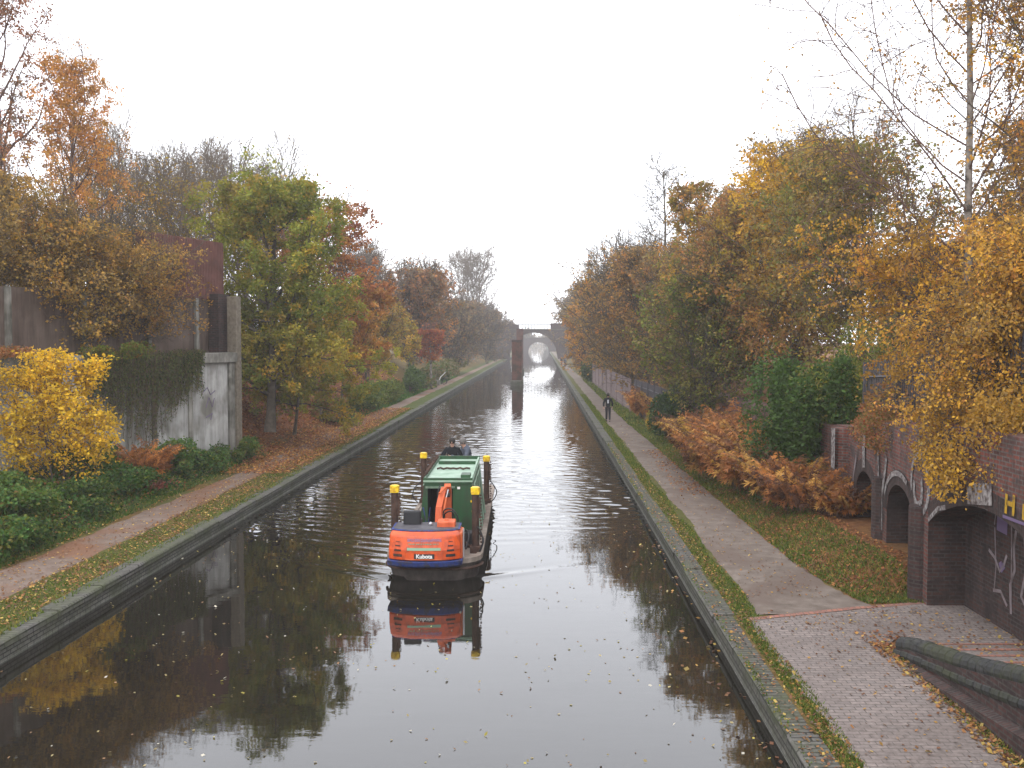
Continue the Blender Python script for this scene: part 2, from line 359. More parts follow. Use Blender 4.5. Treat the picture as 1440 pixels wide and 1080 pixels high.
# paths
def strip(name, x0f, x1f, y0, y1, mat_, dz, n=9, seed=1, hf=hgt, step=0.25):
    yy = np.concatenate([np.arange(y0, min(y1, 130), step), np.arange(130, y1, 6)]) if y1 > 130 else np.arange(y0, y1 + 1e-6, step)
    e0 = 0.13 * fbm(yy * 0, yy, 2.2, seed) + .05 * fbm(yy * 0, yy, 7, seed + 5); e1 = 0.13 * fbm(yy * 0, yy, 2.0, seed + 1) + .05 * fbm(yy * 0, yy, 8, seed + 6)
    a_ = x0f(yy) + e0; b_ = x1f(yy) + e1; t = np.linspace(0, 1, n)[None, :]
    X = a_[:, None] * (1 - t) + b_[:, None] * t; Y = np.repeat(yy[:, None], n, 1)
    Z = hf(X, Y) + dz - 0.03 * (np.abs(t - .5) * 2) ** 8
    i = np.arange(X.size).reshape(X.shape); F = np.stack([i[:-1, :-1], i[:-1, 1:], i[1:, 1:], i[1:, :-1]], -1).reshape(-1, 4)
    return tag(link(name, np_mesh(name, np.stack([X, Y, Z], -1).reshape(-1, 3), F), mat_, None, True), kind='structure')
I = np.interp
strip('towpath_right', lambda y: I(y, [18, 22, 30, 60, 900], [4.0, 4.1, 4.15, 4.1, 4.05]),
      lambda y: I(y, [18, 19.5, 21, 23, 33, 60, 900], [6.6, 6.5, 6.0, 5.9, 5.75, 5.45, 5.3]), 18.75, 700, M['dirt'], 0.022, seed=3)
strip('towpath_left', lambda y: I(y, [10, 22, 37, 900], [-12.35, -12.25, -11.9, -11.9]),
      lambda y: I(y, [10, 22, 37, 900], [-10.75, -10.75, -10.8, -10.6]), 4, 700, M['dirt_left'], 0.022, seed=8)
# brick paving by the ramp; its far edge runs from the grass strip to the arched wall
def pave(name, pts, m_, z, hf=None, nz=1):
    mb = MB(); mb.add([(x, y, z if hf is None else hf(x, y)) for x, y in pts], [tuple(range(len(pts)))]); return tag(mb.build(name, m_, fix=False), kind='structure')
yy = np.arange(6, 17.41, 0.2); lx = 3.86 + 0.05 * fbm(yy * 0, yy, 3, 2) + 0.035 * np.sign(np.sin(yy * 9)); rx = 5.84 + 0.07 * fbm(yy * 0, yy, 3, 9)
V = []; F = []
for k, y_ in enumerate(yy):
    V += [(lx[k], y_, 0.425), (rx[k] if y_ < 16.9 else I(y_, [16.9, 17.4], [5.9, 6.25]), y_, 0.425)]
    if k: F.append((2 * k - 2, 2 * k - 1, 2 * k + 1, 2 * k))
n0 = len(V); V += [(6.4, 16.95, .432), (8.5, 16.95, .436), (8.5, 19.62, 0.436), (7.45, 19.57, 0.432), (3.87, 18.30, 0.425)]
F += [(n0 - 2, n0 - 1, n0, n0 + 1, n0 + 2, n0 + 3, n0 + 4)]
mb = MB(); mb.add(V, F); tag(mb.build('brick_paving', M['paver'], fix=False), kind='structure')
mb = MB(); e = [(3.85, 18.30), (5.0, 18.72), (6.1, 19.14), (6.9, 19.36), (7.48, 19.56)]
for p, q in zip(e[:-1], e[1:]):
    mb.add([(p[0], p[1] - .02, .432), (q[0], q[1] - .02, .436), (q[0] - .03, q[1] + .13, .436), (p[0] - .03, p[1] + .14, .432)], [(0, 1, 2, 3)])
tag(mb.build('paving_edge', M['paver_red'], fix=False), kind='structure')
# ramp up towards the bridge, with raised brick strips across it
mb = MB(); V = []; F = []
for k, y_ in enumerate(np.arange(6, 17.11, 0.3)):
    z_ = float(ramp_z(y_)); V += [(6.18, y_, z_), (8.45, y_, z_)]
    if k: F.append((2 * k - 2, 2 * k - 1, 2 * k + 1, 2 * k))
mb.add(V, F); tag(mb.build('ramp', M['paver'], fix=False), kind='structure')
mb = MB()
for y_ in np.arange(7, 17.0, 0.75):
    z_ = float(ramp_z(y_)); mb.box((7.28, y_, z_ + 0.006), (1.9, 0.06, 0.03), rz=.05)
tag(mb.build('ramp_strips', M['paver_red']), kind='structure')

# water: a fine sheet with the boat's wake and the chop behind it
def waves(x, y):
    rs = np.random.RandomState(7); z = np.zeros_like(x)
    def band(n, l0, l1, spread, amp, seed, a0=math.pi / 2):
        r = np.random.RandomState(seed); o = np.zeros_like(x)
        for k in range(n):
            lam = l0 * (l1 / l0) ** r.rand(); a_ = a0 + r.randn() * spread; k_ = 6.283 / lam
            o += (lam / l1) * np.sin(k_ * (x * math.cos(a_) + y * math.sin(a_)) + r.rand() * 6.283)
        return o * amp / math.sqrt(n)
    back = sstep(31, 42, y)
    patch = np.clip(0.55 + 0.75 * fbm(x, y, 0.35, 21), 0.1, 1.3)
    centre = 1 - 0.72 * sstep(-1.4, -0.2, x) * (1 - sstep(1.9, 2.6, x)) * sstep(55, 75, y)
    z += band(22, 0.34, 1.5, 0.45, 0.0125, 1) * back * patch * centre * np.interp(y, [40, 90, 200], [1, .8, 0.35])
    z += band(14, 0.3, 0.7, 0.8, 0.0042, 2) * sstep(26, 32, y)
    # fan of ripples between the boat and the right bank
    t = np.clip((x + 1.4) / 4.6, 0, 1); y0 = 26.0 + 3.6 * t
    fan = sstep(y0, y0 + 1.5, y) * (1 - sstep(38 + 3 * t, 44, y)) * (x > -1.6)
    z += (np.sin(6.283 / 0.78 * (y * 0.985 - x * 0.17) + 0.6 * fbm(x, y, .8, 4)) * 0.0085 * (0.3 + 0.7 * t)) * fan * (0.75 + .4 * fbm(x, y, .9, 77))
    z += 0.004 * np.sin(6.283 / 0.55 * (y * .9 + x * .42)) * fan * sstep(31, 34, y)
    # and to the left of it
    t = np.clip((-3.7 - x) / 5.4, 0, 1); y0 = 23.5 + 6.0 * t
    fl = sstep(y0, y0 + 1.5, y) * (1 - sstep(40, 44, y)) * (x < -3.4)
    z += (np.sin(6.283 / 0.62 * (y * 0.93 + x * 0.36)) * 0.007 + np.sin(6.283 / 0.9 * (y * 0.8 + x * 0.6 + .3)) * 0.005) * fl * (1 - 0.55 * t) * (0.8 + .4 * fbm(x, y, .9, 78))
    # bow wave curling away each side
    for s in (-1, 1):
        bx = -2.52 + s * 1.15; dx = (x - bx) * s; cy = 23.2 + dx * 0.55
        z += (0.085 if s < 0 else 0.03) * np.exp(-((y - cy) / 0.20) ** 2) * np.exp(-np.clip(dx, 0, 9) / 0.75) * (dx > -.5)
        z -= (0.035 if s < 0 else .012) * np.exp(-((y - cy - .42) / 0.22) ** 2) * np.exp(-np.clip(dx, 0, 9) / 0.9) * (dx > -.5)
    z += band(8, 0.8, 2.5, 1.5, 0.0008, 5)
    return z
wy = np.concatenate([np.arange(-8, 8, 1), np.arange(8, 22, 0.14), np.arange(22, 50, 0.062), np.arange(50, 80, 0.11), np.arange(80, 150, 0.25), np.arange(150, 900, 4), [1000]])
wx_ = np.linspace(XL - 0.02, XR + 0.02, 170)
tag(grid('water', wx_, wy, waves, M['water']), kind='structure')

# ------------------------------------------------------------------ arched brick wall on the right
def arch_wall(path, base_f, top_f, openings, m_wall, m_niche, name='wall', parent=None, thick=0.9, ring_m=None, ring_w=0.3, side=1, back=None):
    """path(s)->(x,y) ; openings: (s0,s1,zspring,zcrown,depth) ; the face looks towards -x (side=1)"""
    ss = sorted(set([path[0]] + [path[1]] + list(np.arange(path[0], path[1], 0.5)) + [s for o in openings for s in np.linspace(o[0], o[1], 17)]))
    P = path[2]
    def oz(s):
        for o in openings:
            if o[0] - 1e-6 <= s <= o[1] + 1e-6:
                u = (s - (o[0] + o[1]) / 2) / ((o[1] - o[0]) / 2); return o[2] + (o[3] - o[2]) * (1 - u * u if o[1] - o[0] > 4 else math.sqrt(max(0, 1 - u * u)))
    mb = MB(); nb = MB()
    for a_, b_ in zip(ss[:-1], ss[1:]):
        mid = (a_ + b_) / 2; A = P(a_); B = P(b_); za = oz(a_) if oz(mid) is not None else base_f(a_); zb = oz(b_) if oz(mid) is not None else base_f(b_)
        mb.quad((*A, za), (*B, zb), (*B, top_f(b_)), (*A, top_f(a_)))
        A2 = (A[0] + side * thick, A[1]); B2 = (B[0] + side * thick, B[1])
        mb.quad((*A, top_f(a_)), (*B, top_f(b_)), (*B2, top_f(b_)), (*A2, top_f(a_)))
        if oz(mid) is not None:
            dep = [o for o in openings if o[0] <= mid <= o[1]][0][4] * side
            A3 = (A[0] + dep, A[1]); B3 = (B[0] + dep, B[1])
            nb.quad((*A, za), (*B, zb), (*B3, zb), (*A3, za))
            nb.quad((*A3, base_f(a_)), (*B3, base_f(b_)), (*B3, zb), (*A3, za))
    for o in openings:
        for s in (o[0], o[1]):
            A = P(s); dep = o[4] * side; nb.quad((*A, base_f(s)), (A[0] + dep, A[1], base_f(s)), (A[0] + dep, A[1], oz(s)), (*A, oz(s)))
    for s in (path[0], path[1]):
        A = P(s); mb.quad((*A, base_f(s)), (A[0] + side * thick, A[1], base_f(s)), (A[0] + side * thick, A[1], top_f(s)), (*A, top_f(s)))
    w_ = mb.build(name, m_wall, parent, fix=False); nb.build('recess', m_niche, parent, fix=False)
    if ring_m:
        for o in openings:
            rb = MB(); uvs = []; c = (o[0] + o[1]) / 2; hw = (o[1] - o[0]) / 2; n = 30; prev = None
            for k in range(n + 1):
                th = math.pi * (1 - k / n); s_in = c + hw * math.cos(th); z_in = o[2] + (o[3] - o[2]) * math.sin(th)
                s_out = c + (hw + ring_w) * math.cos(th); z_out = o[2] + (o[3] - o[2] + ring_w) * math.sin(th)
                if hw > 2: z_in = o[2] + (o[3] - o[2]) * (1 - math.cos(th) ** 2); s_out = s_in; z_out = z_in + ring_w
                q = []
                for s_, z_ in ((s_in, z_in), (s_out, z_out)):
                    A = P(min(max(s_, path[0]), path[1])); q.append((A[0] - side * 0.012, A[1], z_))
                if prev: rb.quad(prev[0], q[0], q[1], prev[1])
                prev = q
            ro = rb.build('arch_ring', ring_m, parent, fix=False)
            uvl = ro.data.uv_layers[0].data
            for k in range(n):
                for j, (u, v) in enumerate(((k, 0), (k + 1, 0), (k + 1, 1), (k, 1))):
                    uvl[k * 4 + j].uv = (v * ring_w, u * (hw * 3.3) / n)
    return w_

wall = thing('arched_brick_wall', 'sooty red brick retaining wall with two narrow arches and one wide graffitied arch beside the ramp', 'wall', (7.6, 20, 0.4))
def relmb(o, *objs): pass
wp = Vector(wall.location)
def RP(s):  # s is the distance down the canal; local to the wall's empty
    return (float(wallx(s)) - wp.x, s - wp.y)
def rb_(s): return float(min(ramp_z(s), 9)) - 0.45 if s < 18.5 else 0.38 - .4
def rbase(s): return (float(ramp_z(s)) if s < 18.4 else 0.42 if s < 20 else 0.42 + 0.45 * float(sstep(20, 21, s))) - wp.z - 0.06
def rtop(s): return float(np.interp(s, [7, 19, 21, 26.9, 28.5], [4.1, 4.05, 3.95, 3.25, 3.2])) - wp.z
ops = [(14.6, 19.42, 2.08 - .4, 2.73 - .4, 0.72), (20.45, 22.75, 1.75 - .4, 2.45 - .4, 0.55), (23.95, 26.1, 1.65 - .4, 2.30 - .4, 0.55)]
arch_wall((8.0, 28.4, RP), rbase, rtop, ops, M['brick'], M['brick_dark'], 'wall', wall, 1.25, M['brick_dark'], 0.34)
# projecting piers
def wpt(y, z, off=0.0): return (float(wallx(y)) - off - wp.x, y - wp.y, z - wp.z)
for y_, w_, z1 in ((27.45, 0.7, 3.2), (23.35, 0.5, 2.4), (19.93, 0.55, 2.3)):
    mb = MB(); x_ = float(wallx(y_))
    mb.tube([(x_ + .02 - wp.x, y_ - wp.y, 0.3 - wp.z), (x_ + .02 - wp.x, y_ - wp.y, z1 - wp.z)], [w_ / 2 * .9, w_ / 2 * .9], 14)
    mb.build('pier', M['brick_dark'] if y_ < 27 else M['brick'], wall, smooth=False)
def mark(pts, wd, m_, name='graffiti', off=0.02, fx=None, par=None, base_p=None):
    """a painted stroke on the wall, pts given as (y, z)"""
    mb = MB(); V = []; fx = fx or wallx
    for i, (y_, z_) in enumerate(pts):
        a_ = pts[max(i - 1, 0)]; b_ = pts[min(i + 1, len(pts) - 1)]; d = Vector((b_[0] - a_[0], b_[1] - a_[1])).normalized() * wd / 2
        for s in (-1, 1):
            yy_, zz_ = y_ - s * d.y, z_ + s * d.x; V.append((float(fx(yy_)) - off - wp.x, yy_ - wp.y, zz_ - wp.z))
    mb.add(V, [(2 * i, 2 * i + 1, 2 * i + 3, 2 * i + 2) for i in range(len(pts) - 1)]); return mb.build(name, m_, wall, fix=False)
def arc(cy, cz, ry, rz_, a0, a1, n=16): return [(cy + ry * math.cos(R(a0 + (a1 - a0) * k / n)), cz + rz_ * math.sin(R(a0 + (a1 - a0) * k / n))) for k in range(n + 1)]
mark(arc(20.0, 2.72, 0.62, 0.60, -20, 250), 0.13, M['chalk'])
mark(arc(20.1, 2.62, 0.30, 0.34, 140, 380), 0.16, M['chalk'])
mark(arc(21.6, 1.85, 1.32, 0.86, 15, 120), 0.12, M['chalk'], off=.03)
mark([(23.1, 1.2), (23.15, 2.0), (22.9, 2.5), (22.75, 2.95)], 0.16, M['chalk'], off=.03)
mark([(23.6, 1.3), (23.55, 2.0), (23.5, 2.6), (23.6, 3.0)], 0.12, M['chalk'], off=.03)
mark([(25.1, 2.4), (25.15, 2.8), (25.1, 3.3)], 0.3, M['chalk'], off=.03)
mark([(26.3, 1.3), (26.35, 2.0), (26.0, 2.6)], 0.12, M['chalk_faint'], off=.03)
mark([(27.3, 2.1), (27.3, 3.2)], 0.35, M['chalk'], off=.36)
mark([(19.35, 2.12), (18.9, 2.42), (18.55, 2.5)], 0.09, M['chalk'], off=.03)
mark([(17.15, 2.78), (17.2, 3.15)], 0.95, M['chalk'], off=.03, name='painted_patch')
for q_ in ([(16.2, 2.80), (16.18, 3.12)], [(16.2, 2.98), (15.95, 2.98)], [(15.95, 2.80), (15.93, 3.14)], [(15.62, 2.8), (15.6, 3.05)]): mark(q_, 0.08, M['spray_yellow'], off=.03)
mark([(16.3, 2.74), (15.0, 2.74)], 0.05, M['spray_purple'], off=.03)
bk = lambda y: wallx(y) + 0.72
for pts, wd, mm in (([(17.0, 2.25), (16.95, 2.45), (16.6, 2.48), (16.35, 2.4), (16.32, 1.75), (16.3, 0.95)], 0.035, 'chalk_faint'),
                    ([(16.98, 2.2), (16.9, 1.5), (16.95, 1.05)], 0.03, 'chalk_faint'),
                    ([(17.2, 1.75), (16.95, 1.65), (16.75, 1.45), (16.6, 1.6), (16.5, 1.8)], 0.05, 'chalk_faint'),
                    ([(17.0, 1.05), (16.7, 1.1), (16.45, 0.9)], 0.05, 'chalk_faint'),
                    ([(16.15, 2.4), (16.25, 2.0), (16.2, 1.6), (16.35, 1.3), (16.3, .8)], 0.06, 'chalk_faint'),
                    ([(15.9, 2.3), (15.8, 1.7), (15.95, 1.2), (15.7, 1.0)], 0.06, 'chalk_faint'),
                    ([(16.75, 1.62), (16.68, 1.5), (16.6, 1.6)], 0.10, 'spray_purple'),
                    ([(16.9, 2.3), (16.5, 2.28)], 0.2, 'spray_purple')):
    mark([(a__ + 1.2, b__) for a__, b__ in pts], wd * 1.3, M[mm], off=.012, fx=bk)

# the same wall going on behind the bushes
wall2 = thing('long_arcade_wall', 'sooty brick arcade wall running on behind the bracken and bushes', 'wall', (8.3, 45, 0.4)); keep = wp; wp = Vector(wall2.location)
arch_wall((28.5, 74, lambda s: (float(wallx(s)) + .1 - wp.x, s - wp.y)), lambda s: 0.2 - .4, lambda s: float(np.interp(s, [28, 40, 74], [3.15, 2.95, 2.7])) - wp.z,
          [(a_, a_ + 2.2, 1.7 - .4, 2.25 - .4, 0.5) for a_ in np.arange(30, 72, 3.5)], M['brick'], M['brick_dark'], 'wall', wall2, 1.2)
wp = keep

# parapet of the ramp: round blue brick coping, a string course and the wall under them
par = thing('ramp_parapet', 'low dark brick parapet with round coping curving up beside the paved ramp', 'wall', (6.05, 14, 0.4)); pp = Vector(par.location)
ysn = [16.45, 16.0, 15.2, 14.4, 13.5, 12.6, 11.5, 10.0, 8.0]
pxs = [5.86, 5.93, 6.0, 6.04, 6.08, 6.12, 6.16, 6.2, 6.25]
ztop = [0.55, 0.66, 0.78, 0.92, 1.10, 1.30, 1.52, 1.78, 2.1]
zled = [0.42, 0.50, 0.60, 0.70, 0.84, 0.99, 1.16, 1.38, 1.65]
sub = np.linspace(0, 8, 49)
f = lambda arr, t: float(np.interp(t, range(9), arr))
def seg_tube(mb, fx_, rad, s0, s1, L_, gap=.012, n=14):
    # a run of separate round-topped bricks laid along the curve
    T_ = np.linspace(0, 8, 1200); Pn = np.array([fx_(t) for t in T_]); dd = np.concatenate([[0], np.cumsum(np.linalg.norm(np.diff(Pn, axis=0), axis=1))]); rr_ = random.Random(9); s = 0
    while s + L_ < dd[-1]:
        q = [np.array([np.interp(s + u, dd, Pn[:, c]) for c in range(3)]) for u in (0, .012, L_ - gap - .012, L_ - gap)]; j = rr_.uniform(-.004, .004); e = [x_ + np.array([j, 0, j]) for x_ in q]
        mb.tube([Vector(x_) for x_ in e], [rad * .9, rad + j, rad + j, rad * .9], n); s += L_
    return mb
seg_tube(MB(), lambda t: (f(pxs, t) + .12 - pp.x, f(ysn, t) - pp.y, f(ztop, t) - pp.z), 0.145, 0, 8, .24, gap=.02).build('coping', M['blue_brick'], par)
seg_tube(MB(), lambda t: (f(pxs, t) + .03 - pp.x, f(ysn, t) - pp.y, f(zled, t) - pp.z), 0.095, 0, 8, .24, gap=.02, n=10).build('string_course', M['blue_brick'], par)
mb = MB()
for i in range(48):
    a_, b_ = sub[i], sub[i + 1]; q = []
    for t in (a_, b_):
        x_, y_ = f(pxs, t) - pp.x, f(ysn, t) - pp.y; q += [(x_ - 0.03, y_, 0.3 - pp.z), (x_ - 0.03, y_, f(ztop, t) - .05 - pp.z), (x_ + .24, y_, f(ztop, t) - .05 - pp.z), (x_ + .24, y_, 0.3 - pp.z)]
    mb.add(q, [(0, 4, 5, 1), (1, 5, 6, 2), (2, 6, 7, 3)])
mb.build('wall', M['brick_dark'], par, fix=True)
mb = MB(); V = []
for t in sub: V += [(f(pxs, t) - .18 - pp.x, f(ysn, t) - pp.y, 0.3 - pp.z), (f(pxs, t) - .18 - pp.x, f(ysn, t) - pp.y, 0.30 + .5 * (f(zled, t) - .3) - pp.z), (f(pxs, t) + .02 - pp.x, f(ysn, t) - pp.y, 0.36 + .5 * (f(zled, t) - .3) - pp.z)]
mb.add(V, [q for i in range(48) for q in ((3 * i, 3 * i + 3, 3 * i + 4, 3 * i + 1), (3 * i + 1, 3 * i + 4, 3 * i + 5, 3 * i + 2))])
mb.build('plinth', M['brick_dark'], par)

# ------------------------------------------------------------------ left retaining wall and the derelict shed above it
A_ = Vector((-12.8, 41.0, 0)); D_ = (Vector((-16.3, 30.0, 0)) - A_).normalized(); Nn = Vector((D_.y * -1, D_.x, 0))  # Nn towards the canal
if Nn.x < 0: Nn = -Nn
Mr = Matrix((( D_.x, Nn.x, 0), (D_.y, Nn.y, 0), (0, 0, 1)))          # local x along the wall, local y to the canal
LW = thing('concrete_retaining_wall', 'stained pale concrete panel wall with a heavy top beam behind the brambles', 'wall', (A_.x, A_.y, 0))
def wb(mb, s0, s1, y0, y1, z0, z1): c = A_.xyz * 0 + D_ * (s0 + s1) / 2 + Nn * (y0 + y1) / 2; return mb.box((c.x, c.y, (z0 + z1) / 2), (s1 - s0, y1 - y0, z1 - z0), M=Mr)
posts = [2.9, 5.0, 6.3, 8.2, 9.6, 11.2, 13.0, 15.0]
edges = [0.35] + posts + [17.0]
for a_, b_ in zip(edges[:-1], edges[1:]):
    wb(MB(), a_ + .1, b_ - .08, -0.25, 0.0, 0.4, 4.66).build('panel', M['panel'], LW)
for s_ in posts: wb(MB(), s_ - .12, s_ + .12, -0.27, 0.07, 0.4, 4.66).build('post', M['concrete'], LW, bevel=.02)
wb(MB(), -0.1, 17.0, -0.45, 0.16, 4.67, 5.08).build('top_beam', M['concrete'], LW, bevel=.03)
wb(MB(), -0.34, 0.02, -0.3, 0.16, 0.5, 7.4).build('end_post', M['wood'], LW, bevel=.03)
wb(MB(), -0.05, 0.38, -0.24, 0.05, 0.5, 4.66).build('post', M['concrete'], LW, bevel=.02)
# a bit of scribble on the narrow end panel
for pts in ([(1.9, 2.9), (1.7, 3.3), (1.5, 2.9), (1.35, 3.25)], [(2.1, 3.5), (1.8, 3.7), (1.6, 3.4), (1.3, 3.55)], [(1.9, 2.5), (1.5, 2.65), (1.6, 2.4)]):
    MB().tube([D_ * p[0] + Nn * 0.004 + Vector((0, 0, p[1])) for p in pts], 0.02, 5).build('graffiti', M['spray_purple'], LW)
for pts in ([(9.0, 2.0), (8.8, 2.5), (8.6, 2.1), (8.45, 2.6)], [(8.9, 1.7), (8.5, 1.8), (8.65, 1.5)], [(10.6, 2.4), (10.3, 2.8), (10.1, 2.3)]):
    MB().tube([D_ * p[0] + Nn * 0.004 + Vector((0, 0, p[1])) for p in pts], 0.025, 5).build('graffiti', M['spray_purple'], LW)
SH = thing('derelict_shed_wall', 'derelict shed wall with dark red upper cladding above the concrete retaining wall', 'building', (A_.x, A_.y, 4.9))
def sb(mb, s0, s1, y0, y1, z0, z1): c = D_ * (s0 + s1) / 2 + Nn * (y0 + y1) / 2; return mb.box((c.x, c.y, (z0 + z1) / 2 - 4.9), (s1 - s0, y1 - y0, z1 - z0), M=Mr)
sb(MB(), -0.45, 17.5, -1.25, -1.05, 4.8, 7.3).build('lower_panels', M['shed_panel'], SH)
sb(MB(), -0.5, 0.3, -1.0, -0.5, 4.8, 7.5).build('brick_pier', M['brick_dark'], SH)
mb = MB()
for k in range(47): s_ = -0.68 + k * 0.105; sb(mb, s_, s_ + .075, -1.02, -.93, 7.3, 9.65)
sb(mb, -0.72, 4.4, -1.2, -1.0, 7.25, 9.7); mb.build('cladding', M['cladding'], SH)
for s_ in (1.1, 4.0, 7.3, 10.6, 13.9): sb(MB(), s_ - .09, s_ + .09, -1.06, -.92, 4.8, 7.3).build('post', M['concrete'], SH, bevel=.01)

# small timber post by the left path
pt = on(452, 601, 0.45); MB().box((0, 0, .55), (0.13, 0.13, 1.2)).add([], []).build('x', M['wood'])
o = bpy.data.objects['x']; o.name = 'timber_post'; o.location = (pt.x, pt.y, 0.4); tag(o, 'short weathered timber post beside the leafy left path', 'post')
m_ = o.modifiers.new('b', 'BEVEL'); m_.width = .02

# ------------------------------------------------------------------ palisade fence on top of the arched wall, board fence farther on
def palisade(name, label, p0, p1, z0f, hh, mat_, pitch=0.15, wd=0.07, post_every=2.75, cat='fence', pointed=True):
    p0 = Vector(p0); p1 = Vector(p1); o = thing(name, label, cat, (p0.x, p0.y, z0f(0))); Ln = (p1 - p0).length; d = (p1 - p0) / Ln
    n_ = Vector((-d.y, d.x, 0)); mr = Matrix(((d.x, n_.x, 0), (d.y, n_.y, 0), (0, 0, 1))); zb = z0f(0); mb = MB(); s = 0
    while s < Ln:
        c = d * s; z = z0f(s / Ln) - zb
        mb.box((c.x, c.y, z + hh / 2), (wd, 0.02, hh), M=mr)
        if pointed:
            a_ = c - d * wd / 2; b_ = c + d * wd / 2; mb.add([(a_.x, a_.y, z + hh), (b_.x, b_.y, z + hh), (c.x, c.y, z + hh + .1)], [(0, 1, 2)])
        s += pitch
    mb.build('pales', mat_, o, fix=False)
    for hz in (0.3, hh - .35):
        q0 = n_ * .03; MB().tube([(q0.x, q0.y, hz), (d.x * Ln + q0.x, d.y * Ln + q0.y, z0f(1) - zb + hz)], 0.03, 4).build('rail', mat_, o)
    s = 0
    while s <= Ln:
        c = d * s + n_ * .08; z = z0f(s / Ln) - zb; MB().box((c.x, c.y, z + hh / 2), (0.08, .08, hh + .1), M=mr).build('post', mat_, o); s += post_every
    return o
palisade('palisade_fence', 'grey steel palisade fence on top of the arched brick wall', (8.15, 10.5, 0), (8.75, 27.0, 0), lambda t: 4.0 - .75 * max(0, (t - .5) * 2), 1.7, M['galv'])
palisade('palisade_fence', 'dark steel palisade fence behind the holly bush beside the far towpath', (6.9, 50, 0), (6.3, 68, 0), lambda t: 0.7, 2.2, M['galv'])
palisade('board_fence', 'pinkish grey upright board fence beside the towpath beyond the walker', (6.25, 70, 0), (6.05, 118, 0), lambda t: 0.55, 2.3, M['fence_wood'], pitch=0.2, wd=0.17, post_every=6, pointed=False)

# dark roofed building glimpsed through the birch at far right
bd = thing('industrial_shed', 'low grey roofed industrial shed glimpsed behind the birch at far right', 'building', (26, 44, 3.5))
MB().box((0, 0, 3.0), (14, 26, 7)).build('wall', M['brick_dark'], bd)
MB().prism([(-7.4, 6.5), (7.4, 6.5), (0, 8.6)], 'y', -13.3, 13.3).build('roof', M['shed_panel'], bd)

# ------------------------------------------------------------------ brick piers standing in the canal, and the far bridges
def pier(x, y, wd, dp, top, label, capm):
    o = thing('brick_pier', label, 'pier', (x, y, 0), group='brick piers standing in the canal')
    MB().box((0, 0, 0.25), (wd + .35, dp + .5, 0.9)).build('footing', M['edging'], o, bevel=.15)
    MB().box((0, 0, top / 2 + .3), (wd, dp, top - .6)).build('shaft', M['brick_red'], o, bevel=.03)
    MB().box((0, 0, top - .05), (wd + .05, dp + .05, 0.3)).build('cap', capm, o, bevel=.04)
    return o
pier(-3.05, 122, 1.2, 2.6, 5.5, 'nearer red brick pier standing in the middle of the canal', M['brick_dark'])
pier(-3.75, 170, 1.1, 2.4, 7.4, 'farther taller red brick pier rising in front of the arched bridge', M['brick_red'])

def bridge(name, label, y, cx, hw, zs, zc, ztop, x0, x1, dp, ztop2):
    o = thing(name, label, 'bridge', (cx, y, 0))
    P = lambda s: (s, 0)
    ss = sorted(set(list(np.linspace(x0 - cx, x1 - cx, 20)) + list(np.linspace(-hw, hw, 25)))); mb = MB()
    oz = lambda s: zs + (zc - zs) * math.sqrt(max(0, 1 - (s / hw) ** 2))
    for a_, b_ in zip(ss[:-1], ss[1:]):
        ins = abs((a_ + b_) / 2) < hw; za, zb = (oz(a_), oz(b_)) if ins else (-.2, -.2)
        for d_ in (0, dp): mb.quad((a_, d_, za), (b_, d_, zb), (b_, d_, ztop), (a_, d_, ztop))
        mb.quad((a_, 0, ztop), (b_, 0, ztop), (b_, dp, ztop), (a_, dp, ztop))
        if ins: mb.quad((a_, 0, za), (b_, 0, zb), (b_, dp, zb), (a_, dp, za))
    for s in (-hw, hw): mb.quad((s, 0, -.2), (s, dp, -.2), (s, dp, zs), (s, 0, zs))
    mb.build('arch', M['brick_dark'], o, fix=False)
    MB().box(((x0 + x1) / 2 - cx, -.12, ztop - .1), (x1 - x0, .3, .3)).build('string_course', M['edging'], o)
    if ztop2:
        for s0, s1, hh in ((x0 - cx, -4.0, ztop2), (4.6, x1 - cx, ztop2 + .3)):
            MB().box(((s0 + s1) / 2, .2, (ztop + hh) / 2), (s1 - s0, .4, hh - ztop)).build('parapet', M['brick_dark'], o)
        mb = MB(); x = -3.9
        while x < 4.6: mb.box((x, .15, (ztop + ztop2) / 2), (.22, .14, ztop2 - ztop)); x += 0.85
        mb.box((.3, .15, ztop2 - .08), (8.6, .2, .22)); mb.build('railing', M['iron'], o)
    return o
bridge('arched_bridge', 'nearer far off brick arch bridge with an open iron railing across the canal', 270, -2.3, 6.7, 0.5, 7.6, 8.5, -40, 34, 9, 9.8)
bridge('arched_bridge', 'farthest hazy arch bridge seen through the nearer bridge arch', 440, -1.5, 4.6, 0.4, 4.6, 6.6, -50, 45, 7, None)
# ------------------------------------------------------------------ vegetation
def frame(T):
    ref = np.where(np.abs(T[..., 2:3]) < 0.9, np.array([0, 0, 1.0]), np.array([1.0, 0, 0]))
    U = unit(np.cross(T, ref)); return U, np.cross(T, U)
def tubes(P, Rr, n):
    B, K, _ = P.shape; T = np.empty_like(P); T[:, 1:-1] = P[:, 2:] - P[:, :-2]; T[:, 0] = P[:, 1] - P[:, 0]; T[:, -1] = P[:, -1] - P[:, -2]
    T = unit(T); U, Vv = frame(T); a_ = np.arange(n) * 2 * math.pi / n
    V = P[:, :, None] + Rr[:, :, None, None] * (U[:, :, None] * np.cos(a_)[None, None, :, None] + Vv[:, :, None] * np.sin(a_)[None, None, :, None])
    i = np.arange(B * K * n).reshape(B, K, n); j = np.roll(i, -1, 2)
    F = np.stack([i[:, :-1], j[:, :-1], j[:, 1:], i[:, 1:]], -1).reshape(-1, 4); return V.reshape(-1, 3), F
